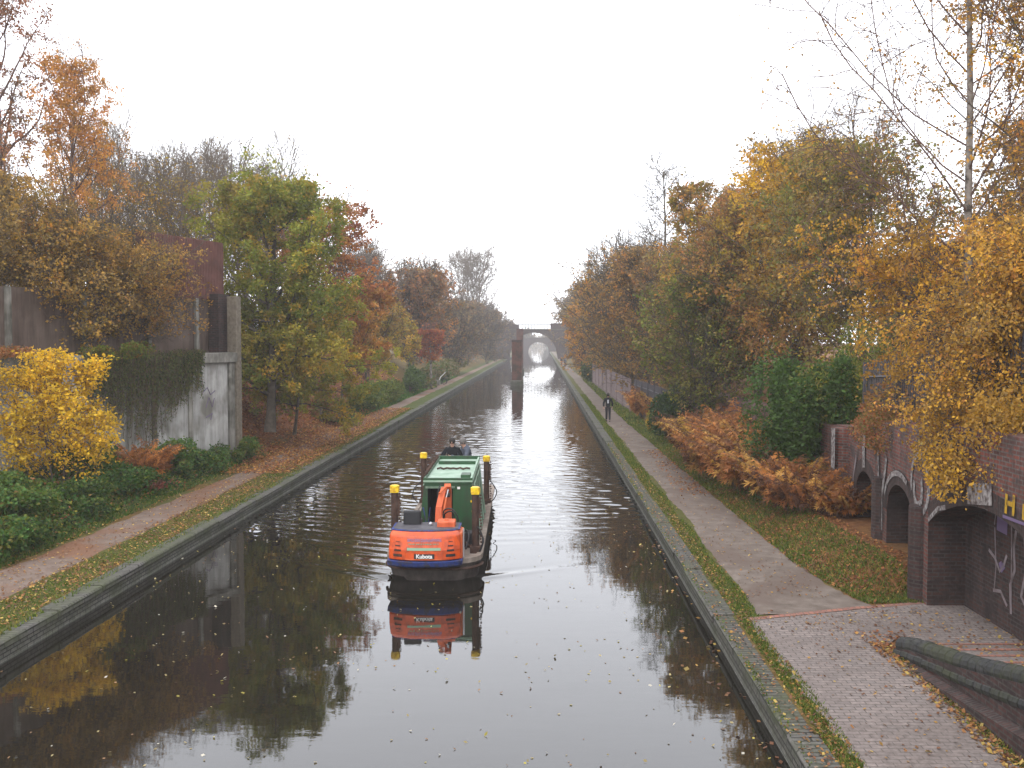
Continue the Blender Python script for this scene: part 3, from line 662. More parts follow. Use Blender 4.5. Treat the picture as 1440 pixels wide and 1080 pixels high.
def spawn(rs, P, Rr, n, t0, t1, ang, ln, K, up=0.0, wig=0.12, rr=0.55, rmin=0.003, side=None):
    B, KP, _ = P.shape; t = t0 + (t1 - t0) * (np.arange(n)[None] + rs.rand(B, n)) / n; u = t * (KP - 1); i = np.clip(u.astype(int), 0, KP - 2); fr = (u - i)[..., None]
    b = np.arange(B)[:, None]; p0 = P[b, i] * (1 - fr) + P[b, i + 1] * fr; T = unit(P[b, i + 1] - P[b, i]); r0 = (Rr[b, i] * (1 - fr[..., 0]) + Rr[b, i + 1] * fr[..., 0])
    U, V = frame(T); ph = rs.rand(B, 1) * 6.283 + np.arange(n)[None] * 2.4 + rs.randn(B, n) * 0.4
    an = np.radians(ang[0] + (ang[1] - ang[0]) * rs.rand(B, n))
    d = np.cos(an)[..., None] * T + np.sin(an)[..., None] * (np.cos(ph)[..., None] * U + np.sin(ph)[..., None] * V)
    Lc = (ln(t) if callable(ln) else np.full(t.shape, ln)) * (0.75 + 0.5 * rs.rand(B, n))
    p0 = p0.reshape(-1, 3); d = d.reshape(-1, 3); Lc = Lc.reshape(-1); r0 = np.maximum(r0.reshape(-1) * rr, rmin); out = [p0]; p = p0
    for k in range(K - 1):
        d = unit(d + rs.randn(*d.shape) * wig + np.array([0, 0, up])); p = p + d * (Lc / (K - 1))[:, None]; out.append(p)
    Q = np.stack(out, 1); r = np.maximum(r0[:, None] * np.linspace(1, 0.25, K)[None], rmin * .7); return Q, r
def pal_cols(rs, pal, n):
    w_ = np.array([q[1] for q in pal], float); c = np.array([q[0] for q in pal])[rs.choice(len(pal), n, p=w_ / w_.sum())]
    return np.clip(c * (0.58 + 0.84 * rs.rand(n, 1)), 0, 1)
def leaves(rs, pos, size, cols, hang=0.0, asp=0.62):
    n = len(pos); d = unit(rs.randn(n, 3) * np.array([1, 1, .7]) + np.array([0, 0, -hang])); u, v = frame(d); a_ = rs.rand(n, 1) * 6.283
    s = u * np.cos(a_) + v * np.sin(a_); nn = np.cross(d, s); L_ = size * (0.65 + 0.7 * rs.rand(n, 1)); W = L_ * asp / 2
    V = np.stack([pos, pos + d * L_ * .5 + s * W + nn * W * .5, pos + d * L_, pos + d * L_ * .5 - s * W + nn * W * .5], 1).reshape(-1, 3)
    return V, np.arange(4 * n).reshape(-1, 4), np.repeat(cols, 4, 0)

GREEN = (0.07, 0.12, 0.02); MIDG = (0.14, 0.185, 0.028); YG = (0.29, 0.265, 0.035); GOLD = (0.58, 0.33, 0.03); AMB = (0.45, 0.25, 0.04)
ORG = (0.52, 0.21, 0.05); RUST = (0.36, 0.145, 0.055); BRN = (0.25, 0.175, 0.07); RED = (0.38, 0.085, 0.04); YEL = (0.72, 0.45, 0.02); DKG = (0.025, 0.05, 0.014); GRY = (0.17, 0.135, 0.10)

def tree(name, label, x, y, Ht, seed, nleaf, lsize, pal, cat='tree', bark='bark', spread=0.32, base_t=0.25, ang=(45, 75), up=0.10, stems=1, limb=0.5, tr=None, n1=26, n2=9, n3=5,
         group=None, z=None, droop=0.0, lean=0, leafz=(0, 1), prof=None, twig=True, hang=0.3, jit=0.09, twk=1.0, keepf=.62, pal2=None, stemspread=0.14, leaff=None, top=0.5, trunk_wig=0.03):
    rs = np.random.RandomState(seed); z = float(hgt(x, y)) - 0.08 if z is None else z; tw = max(1.0, y / 26) * twk
    root = thing(name, label, cat, (x, y, z), group=group); tr = tr or Ht * 0.011
    if stems == 1:
        d = unit(np.array([[lean, rs.randn() * .03, 1.0]])); p0 = np.zeros((1, 3))
    else:
        a_ = rs.rand(stems) * 6.283; d = unit(np.stack([np.cos(a_) * stemspread * (0.4 + rs.rand(stems)) + lean, np.sin(a_) * stemspread * (0.4 + rs.rand(stems)), np.ones(stems)], -1)); p0 = np.stack([np.cos(a_), np.sin(a_), 0 * a_], -1) * tr * 1.5
    K = 14; pts = [p0]; p = p0; hs = Ht * (1 if stems == 1 else 0.8 + 0.22 * rs.rand(stems, 1))
    for k in range(K - 1): d = unit(d + rs.randn(*d.shape) * trunk_wig * np.array([1, 1, 0]) + np.array([0, 0, 0.03])); p = p + d * hs / (K - 1); pts.append(p)
    P0 = np.stack(pts, 1); R0 = np.repeat((tr * np.concatenate([[1.35], np.linspace(1.0, 0.12, K - 1) ** 0.9]))[None], len(P0), 0) / (1 if stems == 1 else 1.5)
    prof = prof or (lambda t: 0.35 + 1.3 * np.sin(np.clip((t - base_t) / (1 - base_t), 0, 1) ** 0.8 * math.pi) ** 0.8 * (1 - 0.35 * t))
    P1, R1 = spawn(rs, P0, R0, n1, base_t, 0.99, ang, lambda t: Ht * spread * prof(t), 9, up, 0.14, limb, 0.012 * tw)
    P2, R2 = spawn(rs, P1, R1, n2, 0.2, 1.0, (30, 65), lambda t: Ht * spread * 0.42 * (1.15 - 0.6 * t), 6, up * .6 - droop, 0.16, 0.55, 0.007 * tw)
    P3, R3 = spawn(rs, P2, R2, n3, 0.15, 1.0, (25, 65), lambda t: Ht * spread * 0.17 * (1.2 - 0.5 * t), 4, -droop * 1.4, 0.2, 0.6, 0.0042 * tw)
    VV, FF, o_ = [], [], 0
    for P_, R_, n_ in ((P0, R0, 9),):
        v, f_ = tubes(P_, R_, n_); VV.append(v); FF.append(f_ + o_); o_ += len(v)
    link('trunk', np_mesh('trunk', np.concatenate(VV), np.concatenate(FF)), M[bark], root, True)
    if twig:
        VV, FF, o_ = [], [], 0
        for P_, R_, n_ in ((P1, R1, 5), (P2, R2, 3), (P3, R3, 3)):
            v, f_ = tubes(P_, R_, n_); VV.append(v); FF.append(f_ + o_); o_ += len(v)
        link('branches', np_mesh('branches', np.concatenate(VV), np.concatenate(FF)), M[{'bark_grey': 'bark_grey', 'bark': 'bark', 'birch': 'twig'}[bark]], root, False)
    if nleaf:
        # leaves in clusters along the twigs
        nb = len(P3); keepb = rs.rand(nb) < keepf; idx = np.where(keepb)[0]; b = idx[rs.randint(0, len(idx), nleaf)]; t = (0.1 + 0.9 * rs.rand(nleaf)) * (P3.shape[1] - 1); i = np.clip(t.astype(int), 0, P3.shape[1] - 2); fr = (t - i)[:, None]
        pos = P3[b, i] * (1 - fr) + P3[b, i + 1] * fr + rs.randn(nleaf, 3) * jit
        zz = pos[:, 2] / Ht; k = (zz > leafz[0]) & ((zz < leafz[1]) | (rs.rand(nleaf) < 0.06))
        if leaff is not None: k &= rs.rand(nleaf) < leaff(pos / Ht)
        pos = pos[k]; b = b[k]
        cl = pal_cols(rs, pal, nb); c = cl[b] * 0.6 + pal_cols(rs, pal, len(pos)) * 0.4       # neighbouring leaves share a tone
        if pal2 is not None:
            c2 = pal_cols(rs, pal2, nb)[b] * .6 + pal_cols(rs, pal2, len(pos)) * .4; q = np.clip((zz[k] - 0.35) * 2.2 + rs.randn(len(pos)) * .18, 0, 1)[:, None]; c = c * (1 - q) + c2 * q
        l1 = b // (n2 * n3); c = c * (0.72 + 0.6 * rs.rand(l1.max() + 1))[l1][:, None]; c = c * .8 + .2 * pal_cols(rs, pal, l1.max() + 1)[l1]
        v, f_, cc = leaves(rs, pos, lsize * .88, c, hang); link('crown', np_mesh('crown', v, f_, cc), M['leaf'], root)
    return root

def bush(name, label, x, y, rx, ry, rz, seed, nleaf, lsize, pal, cat='bush', z=None, group=None, lumps=9, hang=0.2, part='foliage', asp=0.62, stalks=16):
    """a shrub: stems fanning out of one root, leaves in shells of overlapping lumps"""
    rs = np.random.RandomState(seed); z = float(hgt(x, y)) - .05 if z is None else z; root = thing(name, label, cat, (x, y, z), group=group)
    ca = rs.rand(lumps) * 6.283; cr0 = 0.72 * np.sqrt(rs.rand(lumps)); c = np.stack([np.cos(ca) * cr0, np.sin(ca) * cr0, (0.18 + 0.72 * rs.rand(lumps)) * (1 - .5 * cr0 ** 2)], -1); r = 0.20 + 0.22 * rs.rand(lumps)
    k = rs.randint(0, lumps, nleaf); d = unit(rs.randn(nleaf, 3)); q = c[k] + d * (r[k] * (0.45 + 0.6 * rs.rand(nleaf) ** 0.5 + .35 * (rs.rand(nleaf) < .1) * rs.rand(nleaf)))[:, None]
    q = q * np.array([rx, ry, rz * .78]); q = q[q[:, 2] > 0.0]
    tone = fbm(q[:, 0] * 2, q[:, 1] * 2 + q[:, 2] * 3, 1.5, seed); cl = pal_cols(rs, pal, 60)[(np.abs(tone * 17 + rs.rand(len(q)) * 3)).astype(int) % 60]
    cols = cl * .55 + pal_cols(rs, pal, len(q)) * .45
    v, f_, cc = leaves(rs, q, lsize, cols, hang, asp); link(part, np_mesh(part, v, f_, cc), M['leaf'], root)
    tip = c[rs.randint(0, lumps, stalks)] * np.array([rx, ry, rz * .8]) + rs.randn(stalks, 3) * .1; t = np.linspace(0, 1, 5)[None, :, None]
    P_ = tip[:, None] * t ** np.array([1.3, 1.3, 0.9]) + rs.randn(stalks, 5, 3) * .02 * t; v, f_ = tubes(P_, 0.02 * np.linspace(1, .3, 5)[None].repeat(stalks, 0), 4)
    link('stems', np_mesh('stems', v, f_), M['twig'], root); return root

def bracken(label, x, y, rad, ht, seed, nfr, pal=None, z=None, group='clumps of rust coloured bracken'):
    rs = np.random.RandomState(seed); z = float(hgt(x, y)) if z is None else z; root = thing('bracken_clump', label, 'bracken', (x, y, z), group=group)
    pal = pal or [((0.46, 0.20, 0.055), 3), ((0.33, 0.13, 0.04), 3), ((0.52, 0.29, 0.07), 1.6), ((0.14, 0.06, 0.03), 1.5), ((0.42, 0.26, 0.05), .4)]
    a_ = rs.rand(nfr) * 6.283; rr = rad * np.sqrt(rs.rand(nfr)) * .8; p = np.stack([np.cos(a_) * rr, np.sin(a_) * rr, 0 * a_], -1)
    d = unit(np.stack([np.cos(a_ + rs.randn(nfr) * .7) * .38, np.sin(a_ + rs.randn(nfr) * .7) * .38, np.ones(nfr)], -1)); K = 12; Lf = ht * (0.9 + .6 * rs.rand(nfr)); out = [p]; out_dir = unit(d * np.array([1, 1, 0]))
    for k in range(K - 1): d = unit(d + out_dir * 0.05 + np.array([0, 0, -0.014 * k]) + rs.randn(nfr, 3) * .03); p = p + d * (Lf / (K - 1))[:, None]; out.append(p)
    P_ = np.stack(out, 1); v, f_ = tubes(P_, 0.007 * np.ones((nfr, K)), 3); link('stalks', np_mesh('stalks', v, f_), M['twig'], root)
    pos, dirs, ls, cols = [], [], [], []; base_c = pal_cols(rs, pal, nfr)
    for k in range(3, K - 1):
        T = unit(P_[:, k + 1] - P_[:, k]); sd = unit(np.cross(T, np.array([0, 0, 1.0])) + 1e-4); u = (k - 3) / (K - 4)
        for fr in (0, .5):
            for s in (-1, 1):
                pos.append(P_[:, k] * (1 - fr) + P_[:, k + 1] * fr); dirs.append(unit(sd * s + T * .35 + np.array([0, 0, -.65]) + rs.randn(nfr, 3) * .22)); ls.append(Lf * 0.27 * (1 - u * .85) * (.7 + .6 * rs.rand(nfr))); cols.append(base_c * (.6 + .65 * rs.rand(nfr, 1)))
    pos = np.concatenate(pos); dirs = np.concatenate(dirs); ls = np.concatenate(ls); cols = np.concatenate(cols)
    # every pinna: five narrow leaflets on a short axis
    n = len(pos); VV, CC = [], []; w_ = unit(np.cross(dirs, rs.randn(n, 3)))
    for j, s in ((0, 0), (1, 1), (1, -1), (2, 1), (2, -1)):
        b0 = pos + dirs * (ls * j * .28)[:, None]; dd = unit(dirs + w_ * s * 0.9) if s else dirs; LL = ls * (1 if s == 0 else .36); wd = (ls * (.055 if s == 0 else .07) + .004)[:, None]; nn = unit(np.cross(dd, w_ + .01) + 1e-4) if s == 0 else unit(dirs)
        VV.append(np.stack([b0, b0 + dd * LL[:, None] * .4 + w_ * wd * (s == 0) + nn * wd * (s != 0), b0 + dd * LL[:, None], b0 + dd * LL[:, None] * .4 - w_ * wd * (s == 0) - nn * wd * (s != 0)], 1)); CC.append(cols)
    V = np.concatenate(VV).reshape(-1, 3); c = np.repeat(np.concatenate(CC), 4, 0); link('fronds', np_mesh('fronds', V, np.arange(len(V)).reshape(-1, 4), c), M['leaf'], root); return root

# ---- right bank, near: the weeping birch above the arched wall
BT = 'trees of the right bank'
tree('birch_tree', 'tall pale trunked birch with hanging orange leaves growing above the wide graffitied arch', 9.25, 21.8, 15.5, 11, 90000, 0.085, [(GOLD, 3), (AMB, 3), (ORG, 1.5), (BRN, 1)], bark='birch', spread=0.29, base_t=0.03, limb=.3, twk=1.7,
     ang=(42, 66), up=0.13, droop=0.13, n1=48, n2=12, n3=8, tr=0.10, z=3.6, leaff=lambda q: np.clip(np.where(q[:, 2] < .30, 1.0, 0.06 + np.clip(q[:, 0] * 6, 0, .8)) - .5 * np.clip(-q[:, 0] * 6 - .8, 0, 1), 0.04, 1), hang=1.0, jit=.05,
     prof=lambda t: 0.75 + 0.5 * np.sin(t * 3.14))
tree('birch_tree', 'leafy orange birch at the right edge of the view behind the palisade fence', 12.2, 22.5, 13, 12, 30000, 0.09, [(GOLD, 2), (AMB, 3), (ORG, 2), (BRN, 1.5), (YG, .7)], bark='bark', spread=0.27, base_t=0.08, up=.1, droop=.12, n1=34, n2=9, n3=5, z=3.8, hang=.8, stems=2)
tree('hornbeam_tree', 'bushy amber leaved tree at the right edge growing up through the palisade fence', 9.5, 18.6, 4.0, 31, 70000, .08, [(GOLD, 3), (AMB, 4), (BRN, 1.5), (ORG, 1)], spread=.62, base_t=.02, ang=(60, 110), up=0, stems=3, n1=26, n2=11, n3=7, z=3.9, droop=.12, hang=.8, keepf=.8, prof=lambda t: 1.15 - .5 * t)
bush('hanging_branch', 'low hanging spray of golden leaves drooping over the top of the brick arch', 7.9, 17.5, 1.3, 2.6, 2.3, 13, 7500, 0.07, [(GOLD, 3), (AMB, 5), (BRN, 2), (YG, .6)], cat='branch', z=3.1, hang=.9, lumps=16, stalks=40)
o = bush('hanging_branch', 'golden leaved bramble sprays falling down the face of the arched wall', 7.5, 18.0, 0.6, 2.2, 1.7, 14, 2600, 0.07, [(GOLD, 4), (AMB, 4), (YEL, .4), (BRN, 1)], cat='branch', z=2.75, hang=.9, lumps=14, stalks=30)
bush('scrub_bush', 'dark twiggy scrub on top of the wall behind the birch trunk', 9.6, 24.5, 1.8, 3.5, 2.6, 15, 9000, 0.10, [(BRN, 3), (RUST, 1.6), (AMB, 1), (GREEN, 1)], z=3.1)
bush('scrub_bush', 'brown bramble scrub spilling over the wall top above the two narrow arches', 8.3, 23.6, 0.95, 3.4, 1.5, 16, 8500, 0.07, [(RUST, 3), (BRN, 3), (RED, .4), (MIDG, .7)], z=2.95, stalks=60)
bush('willow_bush', 'light green willow scrub growing through the fence left of the birch', 10.0, 31.0, 2.4, 3.2, 4.2, 17, 11000, 0.13, [(MIDG, 3), (GREEN, 2), (YG, 2.4), (BRN, 1.4)], z=2.9, hang=.3, asp=.35, stalks=60)
tree('ash_tree', 'mixed green and brown scrub tree standing behind the ivy bush', 11.5, 36, 9.5, 18, 22000, 0.15, [(BRN, 3), (AMB, 1.2), (MIDG, 2), (YG, 1)], spread=.3, base_t=.08, stems=3, group=BT)
tree('maple_tree', 'golden yellow crowned tree, the brightest of the right bank', 10.1, 41, 10.4, 19, 26000, 0.16, [(BRN, 2.2), (RUST, 1.5), (AMB, 2), (MIDG, .7)], pal2=[(GOLD, 5), (AMB, 1), (YG, .6), (YEL, 2)], spread=.29, base_t=.1, n1=30, stems=2, group=BT)
tree('bare_tree', 'small dark nearly bare tree seen between the golden tree and the birch', 14.4, 45, 12.2, 20, 1500, 0.13, [(BRN, 2), (RUST, 1)], spread=.24, base_t=.3, n1=26, n2=9, n3=6, group=BT, z=3.5)
tree('hawthorn_tree', 'russet brown hawthorn behind the bracken bank on the right', 9.9, 46, 9.6, 21, 26000, 0.16, [(RUST, 2.5), (BRN, 3), (AMB, 2), (MIDG, 1)], spread=.33, base_t=.1, stems=3, group=BT, z=2.6)
tree('oak_tree', 'orange brown tree rising left of the golden crown', 9.9, 53, 11.0, 22, 26000, 0.19, [(AMB, 2), (ORG, 1.5), (BRN, 3), (MIDG, 1.2)], spread=.27, base_t=.12, stems=2, group=BT)
tree('ash_tree', 'olive green leaved ash leaning over the holly bush', 7.6, 47, 7.8, 23, 18000, 0.16, [(MIDG, 3), (GREEN, 2), (YG, 2), (BRN, 2.6)], spread=.36, base_t=.12, stems=3, group=BT, z=.8)
tree('hawthorn_tree', 'dense dark brown thicket tree behind the dark holly bush', 8.9, 60, 9.8, 24, 20000, 0.19, [(BRN, 4), (RUST, 1.5), (AMB, 1), (GREEN, 1)], spread=.34, base_t=.08, stems=3, group=BT)
tree('bare_tree', 'tall bare tree with an upright leader rising above the right hand trees', 8.9, 76, 17.2, 25, 0, .1, [(BRN, 1)], bark='bark', spread=.26, base_t=.42, ang=(50, 75), up=.05, n1=22, n2=9, n3=7, tr=.2, group=BT, prof=lambda t: 1.25 - t)
tree('alder_tree', 'bronze leaved alder leaning towards the canal beyond the walker', 8.3, 72, 11.4, 26, 16000, .22, [(AMB, 2), (BRN, 3), (ORG, 1), (GRY, 1)], spread=.34, base_t=.1, stems=3, lean=-.06, group=BT)
tree('alder_tree', 'sparse grey brown alder with long bare twigs reaching over the water', 7.6, 84, 11.8, 27, 9000, .22, [(BRN, 2), (GRY, 2), (AMB, 1)], spread=.42, base_t=.1, stems=4, lean=-.08, group=BT, n2=10)
tree('alder_tree', 'ochre tinted tree above the pinkish board fence', 7.8, 96, 11.2, 28, 14000, .26, [(AMB, 2), (BRN, 2), (GRY, 1), (ORG, .8)], spread=.36, base_t=.08, stems=3, group=BT)
tree('hawthorn_tree', 'greenish brown tree past the end of the board fence', 8.2, 112, 11, 29, 13000, .28, [(BRN, 3), (GRY, 2), (MIDG, 1), (AMB, 1)], spread=.38, base_t=.08, stems=3, group=BT)
tree('birch_tree', 'slim golden orange tree hanging over the right towpath in the distance', 6.4, 128, 9.6, 30, 11000, .28, [(GOLD, 2), (ORG, 3), (AMB, 2)], spread=.22, base_t=.08, stems=2, group=BT)
for k, (x, y, hh) in enumerate(((8.8, 140, 12), (8.2, 165, 13), (9.5, 195, 14), (8, 228, 14.5))):
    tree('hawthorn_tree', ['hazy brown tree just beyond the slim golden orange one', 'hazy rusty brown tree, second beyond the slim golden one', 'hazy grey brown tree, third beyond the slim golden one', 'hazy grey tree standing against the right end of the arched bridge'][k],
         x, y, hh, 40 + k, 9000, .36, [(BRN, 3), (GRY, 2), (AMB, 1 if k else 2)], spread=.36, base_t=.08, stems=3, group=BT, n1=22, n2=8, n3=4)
for k, (x, y, hh) in enumerate(((15, 58, 14), (17, 82, 14), (18, 36, 9.5), (16, 110, 13))):
    tree('ash_tree', ['thin grey brown tree at the back of the right bank behind the orange brown one', 'thin grey tree at the back behind the tall bare leader', 'brown scrub tree at the back behind the willow scrub', 'thin grey tree at the back behind the board fence'][k],
         x, y, hh, 50 + k, 9000, .22, [(BRN, 3), (GRY, 2), (AMB, 1)], spread=.32, base_t=.08, stems=3, group='trees at the back of the right bank')

bush('ivy_bush', 'big rounded dark green ivy bush against the left end of the arched wall', 8.3, 30.6, 1.9, 2.3, 6.4, 61, 32000, 0.12, [(DKG, 2), (GREEN, 4), ((0.07, 0.14, 0.025), 4)], lumps=16, z=.5)
bush('holly_bush', 'dark green holly bush halfway along the right towpath', 6.9, 50, 1.5, 2.6, 3.3, 62, 12000, 0.16, [(DKG, 4), (GREEN, 2), ((0.03, 0.07, 0.03), 2)], lumps=12)
bush('holly_bush', 'small dark green bush at the far end of the pinkish board fence', 6.2, 122, 1.3, 2.5, 3.2, 63, 5000, 0.28, [(DKG, 4), (GREEN, 3)])
bush('bramble_bush', 'yellow tinged bramble between the walker and the holly bush', 6.5, 55.5, .8, 1.2, 1.5, 64, 2600, .12, [(YG, 2), (GOLD, 2), (MIDG, 1)])
bk_ = [(7.0, 27.6, 1.1, 1.0, 'lowest bracken clump nearest the two narrow arches'), (6.9, 29.6, 1.1, 1.1, 'bracken clump in front of the foot of the ivy bush'), (6.6, 32.2, 1.2, 1.25, 'bracken clump just beyond the ivy bush'),
       (6.9, 34.0, 1.3, 1.4, 'tall bracken clump leaning out over the bare earth'), (6.3, 36.2, 1.2, 1.3, 'bracken clump spilling nearest to the towpath'), (7.5, 36.5, 1.3, 1.5, 'high bracken clump against the arcade wall'),
       (6.6, 39.0, 1.4, 1.5, 'broad bracken clump in the middle of the right bank'), (7.6, 40.5, 1.3, 1.5, 'dark bracken clump against the wall behind the broad one'), (6.6, 42.3, 1.2, 1.3, 'farthest bracken clump before the holly bush'),
       (6.9, 58.5, 0.9, 1.1, 'orange bracken clump beside the walker'), (6.5, 63.5, 0.9, 1.35, 'tall orange bracken clump just beyond the walker'), (7.7, 26.4, .7, .7, 'small bracken sprig at the mouth of the left narrow arch')]
for k, (x, y, r, h_, lb) in enumerate(bk_): bracken(lb, x + .25, y, r * .85, h_ * 1.25, 70 + k, 110)

# ---- left bank
LT = 'trees of the left bank'
tree('birch_tree', 'tall weeping birch with orange hanging twigs left of the bare thicket', -21.0, 43, 14.2, 101, 26000, .12, [((.55, .26, .07), 3), (AMB, 2), (ORG, 1.5)], bark='birch', spread=.21, base_t=.15, ang=(25, 50), up=.12, droop=.16, n1=34, n2=9, n3=6, z=3.5, group=LT, hang=1)
tree('birch_tree', 'pinkish brown weeping birch cut off by the left edge', -23.2, 41, 19, 102, 16000, .13, [(RUST, 3), (BRN, 2), ((.3, .14, .10), 2)], bark='birch', spread=.16, base_t=.2, ang=(20, 45), up=.1, droop=.2, n1=34, n2=9, n3=6, z=3.5, group=LT, hang=1)
for k, (x, y, hh) in enumerate(((-21.3, 52, 13.4), (-19.0, 51, 11.6), (-19.2, 55, 13.0), (-17.6, 57, 12.6), (-17.6, 62, 12.8), (-24, 56, 13), (-21.5, 60, 13))):
    tree('bare_tree', ['slim upright bare tree immediately right of the weeping birch', 'shorter sparse yellow tree in the middle of the bare thicket', 'many stemmed bare tree above the left end of the red cladding', 'bare grey tree above the red cladding', 'pale bare tree rising behind the green oak', 'bare tree at the back behind the weeping birch', 'bare tree at the back of the thicket'][k],
         x, y, hh, 110 + k, [3000, 7000, 3500, 1600, 600, 3000, 2500][k], .16, [(AMB, 2), (BRN, 2), (YG, 1.2)], bark='bark_grey', spread=.24, base_t=.22, ang=(22, 42), up=.16, stems=4, n1=20, n2=8, n3=6, group=LT, z=3.8, leafz=(0, .85), stemspread=.2)
tree('beech_tree', 'broad brown leaved tree spreading in front of the shed wall on the terrace', -17.0, 34.4, 4.8, 121, 32000, .12, [(AMB, 4), (BRN, 3), ((.24, .17, .03), 3), (ORG, .6)], spread=.52, base_t=.08, ang=(50, 85), up=.03, n1=30, n2=10, n3=6, stems=3, z=4.85, group=LT, leafz=(.03, 1))
tree('beech_tree', 'brown leaved tree filling the left edge above the yellow tree', -18.6, 32.5, 6.2, 122, 26000, .12, [(AMB, 3), (BRN, 4), ((.20, .14, .03), 2)], spread=.42, base_t=.1, up=.05, stems=3, z=4.85, group=LT, leafz=(.03, 1))
tree('beech_tree', 'brown leaved tree overhanging the dark red cladding', -15.2, 37.0, 4.3, 123, 11000, .12, [(AMB, 4), (BRN, 3), (RUST, 1)], spread=.5, base_t=.12, up=.04, stems=2, z=4.9, group=LT, leafz=(.2, 1))
tree('hawthorn_tree', 'brown thicket tree standing behind the shed wall', -20.5, 46.5, 7.5, 124, 14000, .16, [(AMB, 2), (BRN, 4), (MIDG, 1)], spread=.34, base_t=.1, stems=3, z=3.5, group=LT)
tree('hawthorn_tree', 'brown thicket tree at the left edge behind the shed wall', -26, 45, 9, 125, 12000, .17, [(AMB, 2), (BRN, 4)], spread=.34, base_t=.1, stems=3, z=3.5, group=LT)
tree('oak_tree', 'large green and yellow oak beside the end of the concrete wall', -12.7, 46.0, 11.8, 131, 60000, .17, [(MIDG, 4), (GREEN, .8), (YG, 4.5), ((.26, .30, .03), 2), (GOLD, .8), (AMB, 1)], spread=.285, base_t=.12, ang=(50, 82), up=.06, n1=36, n2=10, n3=6, tr=.22, z=1.3, group=LT, jit=.12, lean=.05)
tree('oak_tree', 'low yellow green oak whose branches reach out over the left path', -12.3, 49.0, 7.0, 132, 30000, .17, [(YG, 5), (MIDG, 3), (AMB, 1.5), (GOLD, .8), ((.28, .28, .03), 2)], spread=.46, base_t=.15, ang=(60, 92), up=.0, n1=28, z=.9, group=LT, lean=.10)
tree('oak_tree', 'russet red oak rising behind the green oak', -14.8, 64, 11.6, 133, 26000, .22, [(ORG, 2), (RUST, 3), (RED, 1.6), (AMB, 1)], spread=.36, base_t=.2, up=.08, n1=32, z=2.5, group=LT, lean=.06)
tree('oak_tree', 'orange brown oak in front of the russet one, low over the bank', -13.4, 66, 7.6, 134, 18000, .22, [(ORG, 3), (AMB, 2), (RUST, 2), (YG, .6)], spread=.42, base_t=.2, z=1.4, group=LT, lean=.05)
tree('hawthorn_tree', 'rounded yellow brown hawthorn above the middle of the left bank', -14.6, 83, 7.4, 135, 15000, .26, [(AMB, 2), (BRN, 2), (YG, 1.6)], spread=.36, base_t=.12, stems=3, z=2, group=LT)
tree('bare_tree', 'broad grey bare tree left of the big orange brown crown', -19.5, 106, 12.2, 136, 2500, .26, [(BRN, 2), (GRY, 2)], bark='bark_grey', spread=.38, base_t=.1, ang=(30, 55), up=.1, stems=4, n1=26, n2=9, n3=7, z=2.5, group=LT)
tree('beech_tree', 'big rounded orange brown tree in the middle distance on the left', -14.8, 112, 11.4, 137, 24000, .30, [(RUST, 3), (ORG, 1.6), (BRN, 3), (GRY, 1)], spread=.33, base_t=.08, stems=3, z=2, group=LT, n1=30)
tree('rowan_tree', 'small bright red leaved tree with a pale trunk by the left path', -10.9 - .75, 104, 6.2, 138, 4200, .24, [(RED, 4), (ORG, 2)], bark='birch', spread=.24, base_t=.42, z=.5, group=LT, tr=.16)
tree('rowan_tree', 'small yellow leaved tree left of the bright red one', -13.4, 100, 6.4, 139, 4600, .24, [(GOLD, 3), (YG, 3)], spread=.24, base_t=.3, z=1.0, group=LT)
for k, (x, y, hh, nl) in enumerate(((-17, 138, 12.5, 9000), (-13.5, 150, 10.5, 9000), (-14, 185, 12, 9000), (-11.8, 215, 12, 8000), (-13, 250, 12.5, 7000))):
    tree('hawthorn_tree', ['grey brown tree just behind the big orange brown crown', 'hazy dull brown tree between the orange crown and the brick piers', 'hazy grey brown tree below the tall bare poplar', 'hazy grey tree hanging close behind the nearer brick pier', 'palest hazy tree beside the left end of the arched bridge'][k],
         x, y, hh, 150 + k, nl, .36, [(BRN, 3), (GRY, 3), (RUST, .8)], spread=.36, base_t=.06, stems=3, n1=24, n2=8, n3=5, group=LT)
tree('bare_tree', 'tall pale bare tree with a wide fan of branches above the distant trees', -14.5, 205, 18.5, 160, 0, .1, [(BRN, 1)], bark='bark_grey', spread=.40, base_t=.3, ang=(22, 50), up=.10, stems=3, n1=16, n2=9, n3=8, z=1.5, group=LT, tr=.42)
# beyond the bridges
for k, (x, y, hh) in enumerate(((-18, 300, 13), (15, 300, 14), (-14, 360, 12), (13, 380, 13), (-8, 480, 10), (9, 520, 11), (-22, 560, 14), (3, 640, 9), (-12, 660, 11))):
    tree('hawthorn_tree', ['faint tree just behind the left end of the nearer bridge', 'faint tree just behind the right end of the nearer bridge', 'faint tree on the left bank between the two bridges', 'faint tree on the right bank between the two bridges', 'faint tree left of the water beyond the farther bridge', 'faint tree right of the water beyond the farther bridge', 'faintest tree well left of the water beyond the farther bridge', 'faint low tree where the water ends', 'faint low tree left of where the water ends'][k], x, y, hh, 170 + k, 3500, .6, [(BRN, 2), (GRY, 3)], spread=.38, base_t=.05, stems=3, n1=18, n2=6, n3=4, group='faint trees beyond the bridge', z=.4)

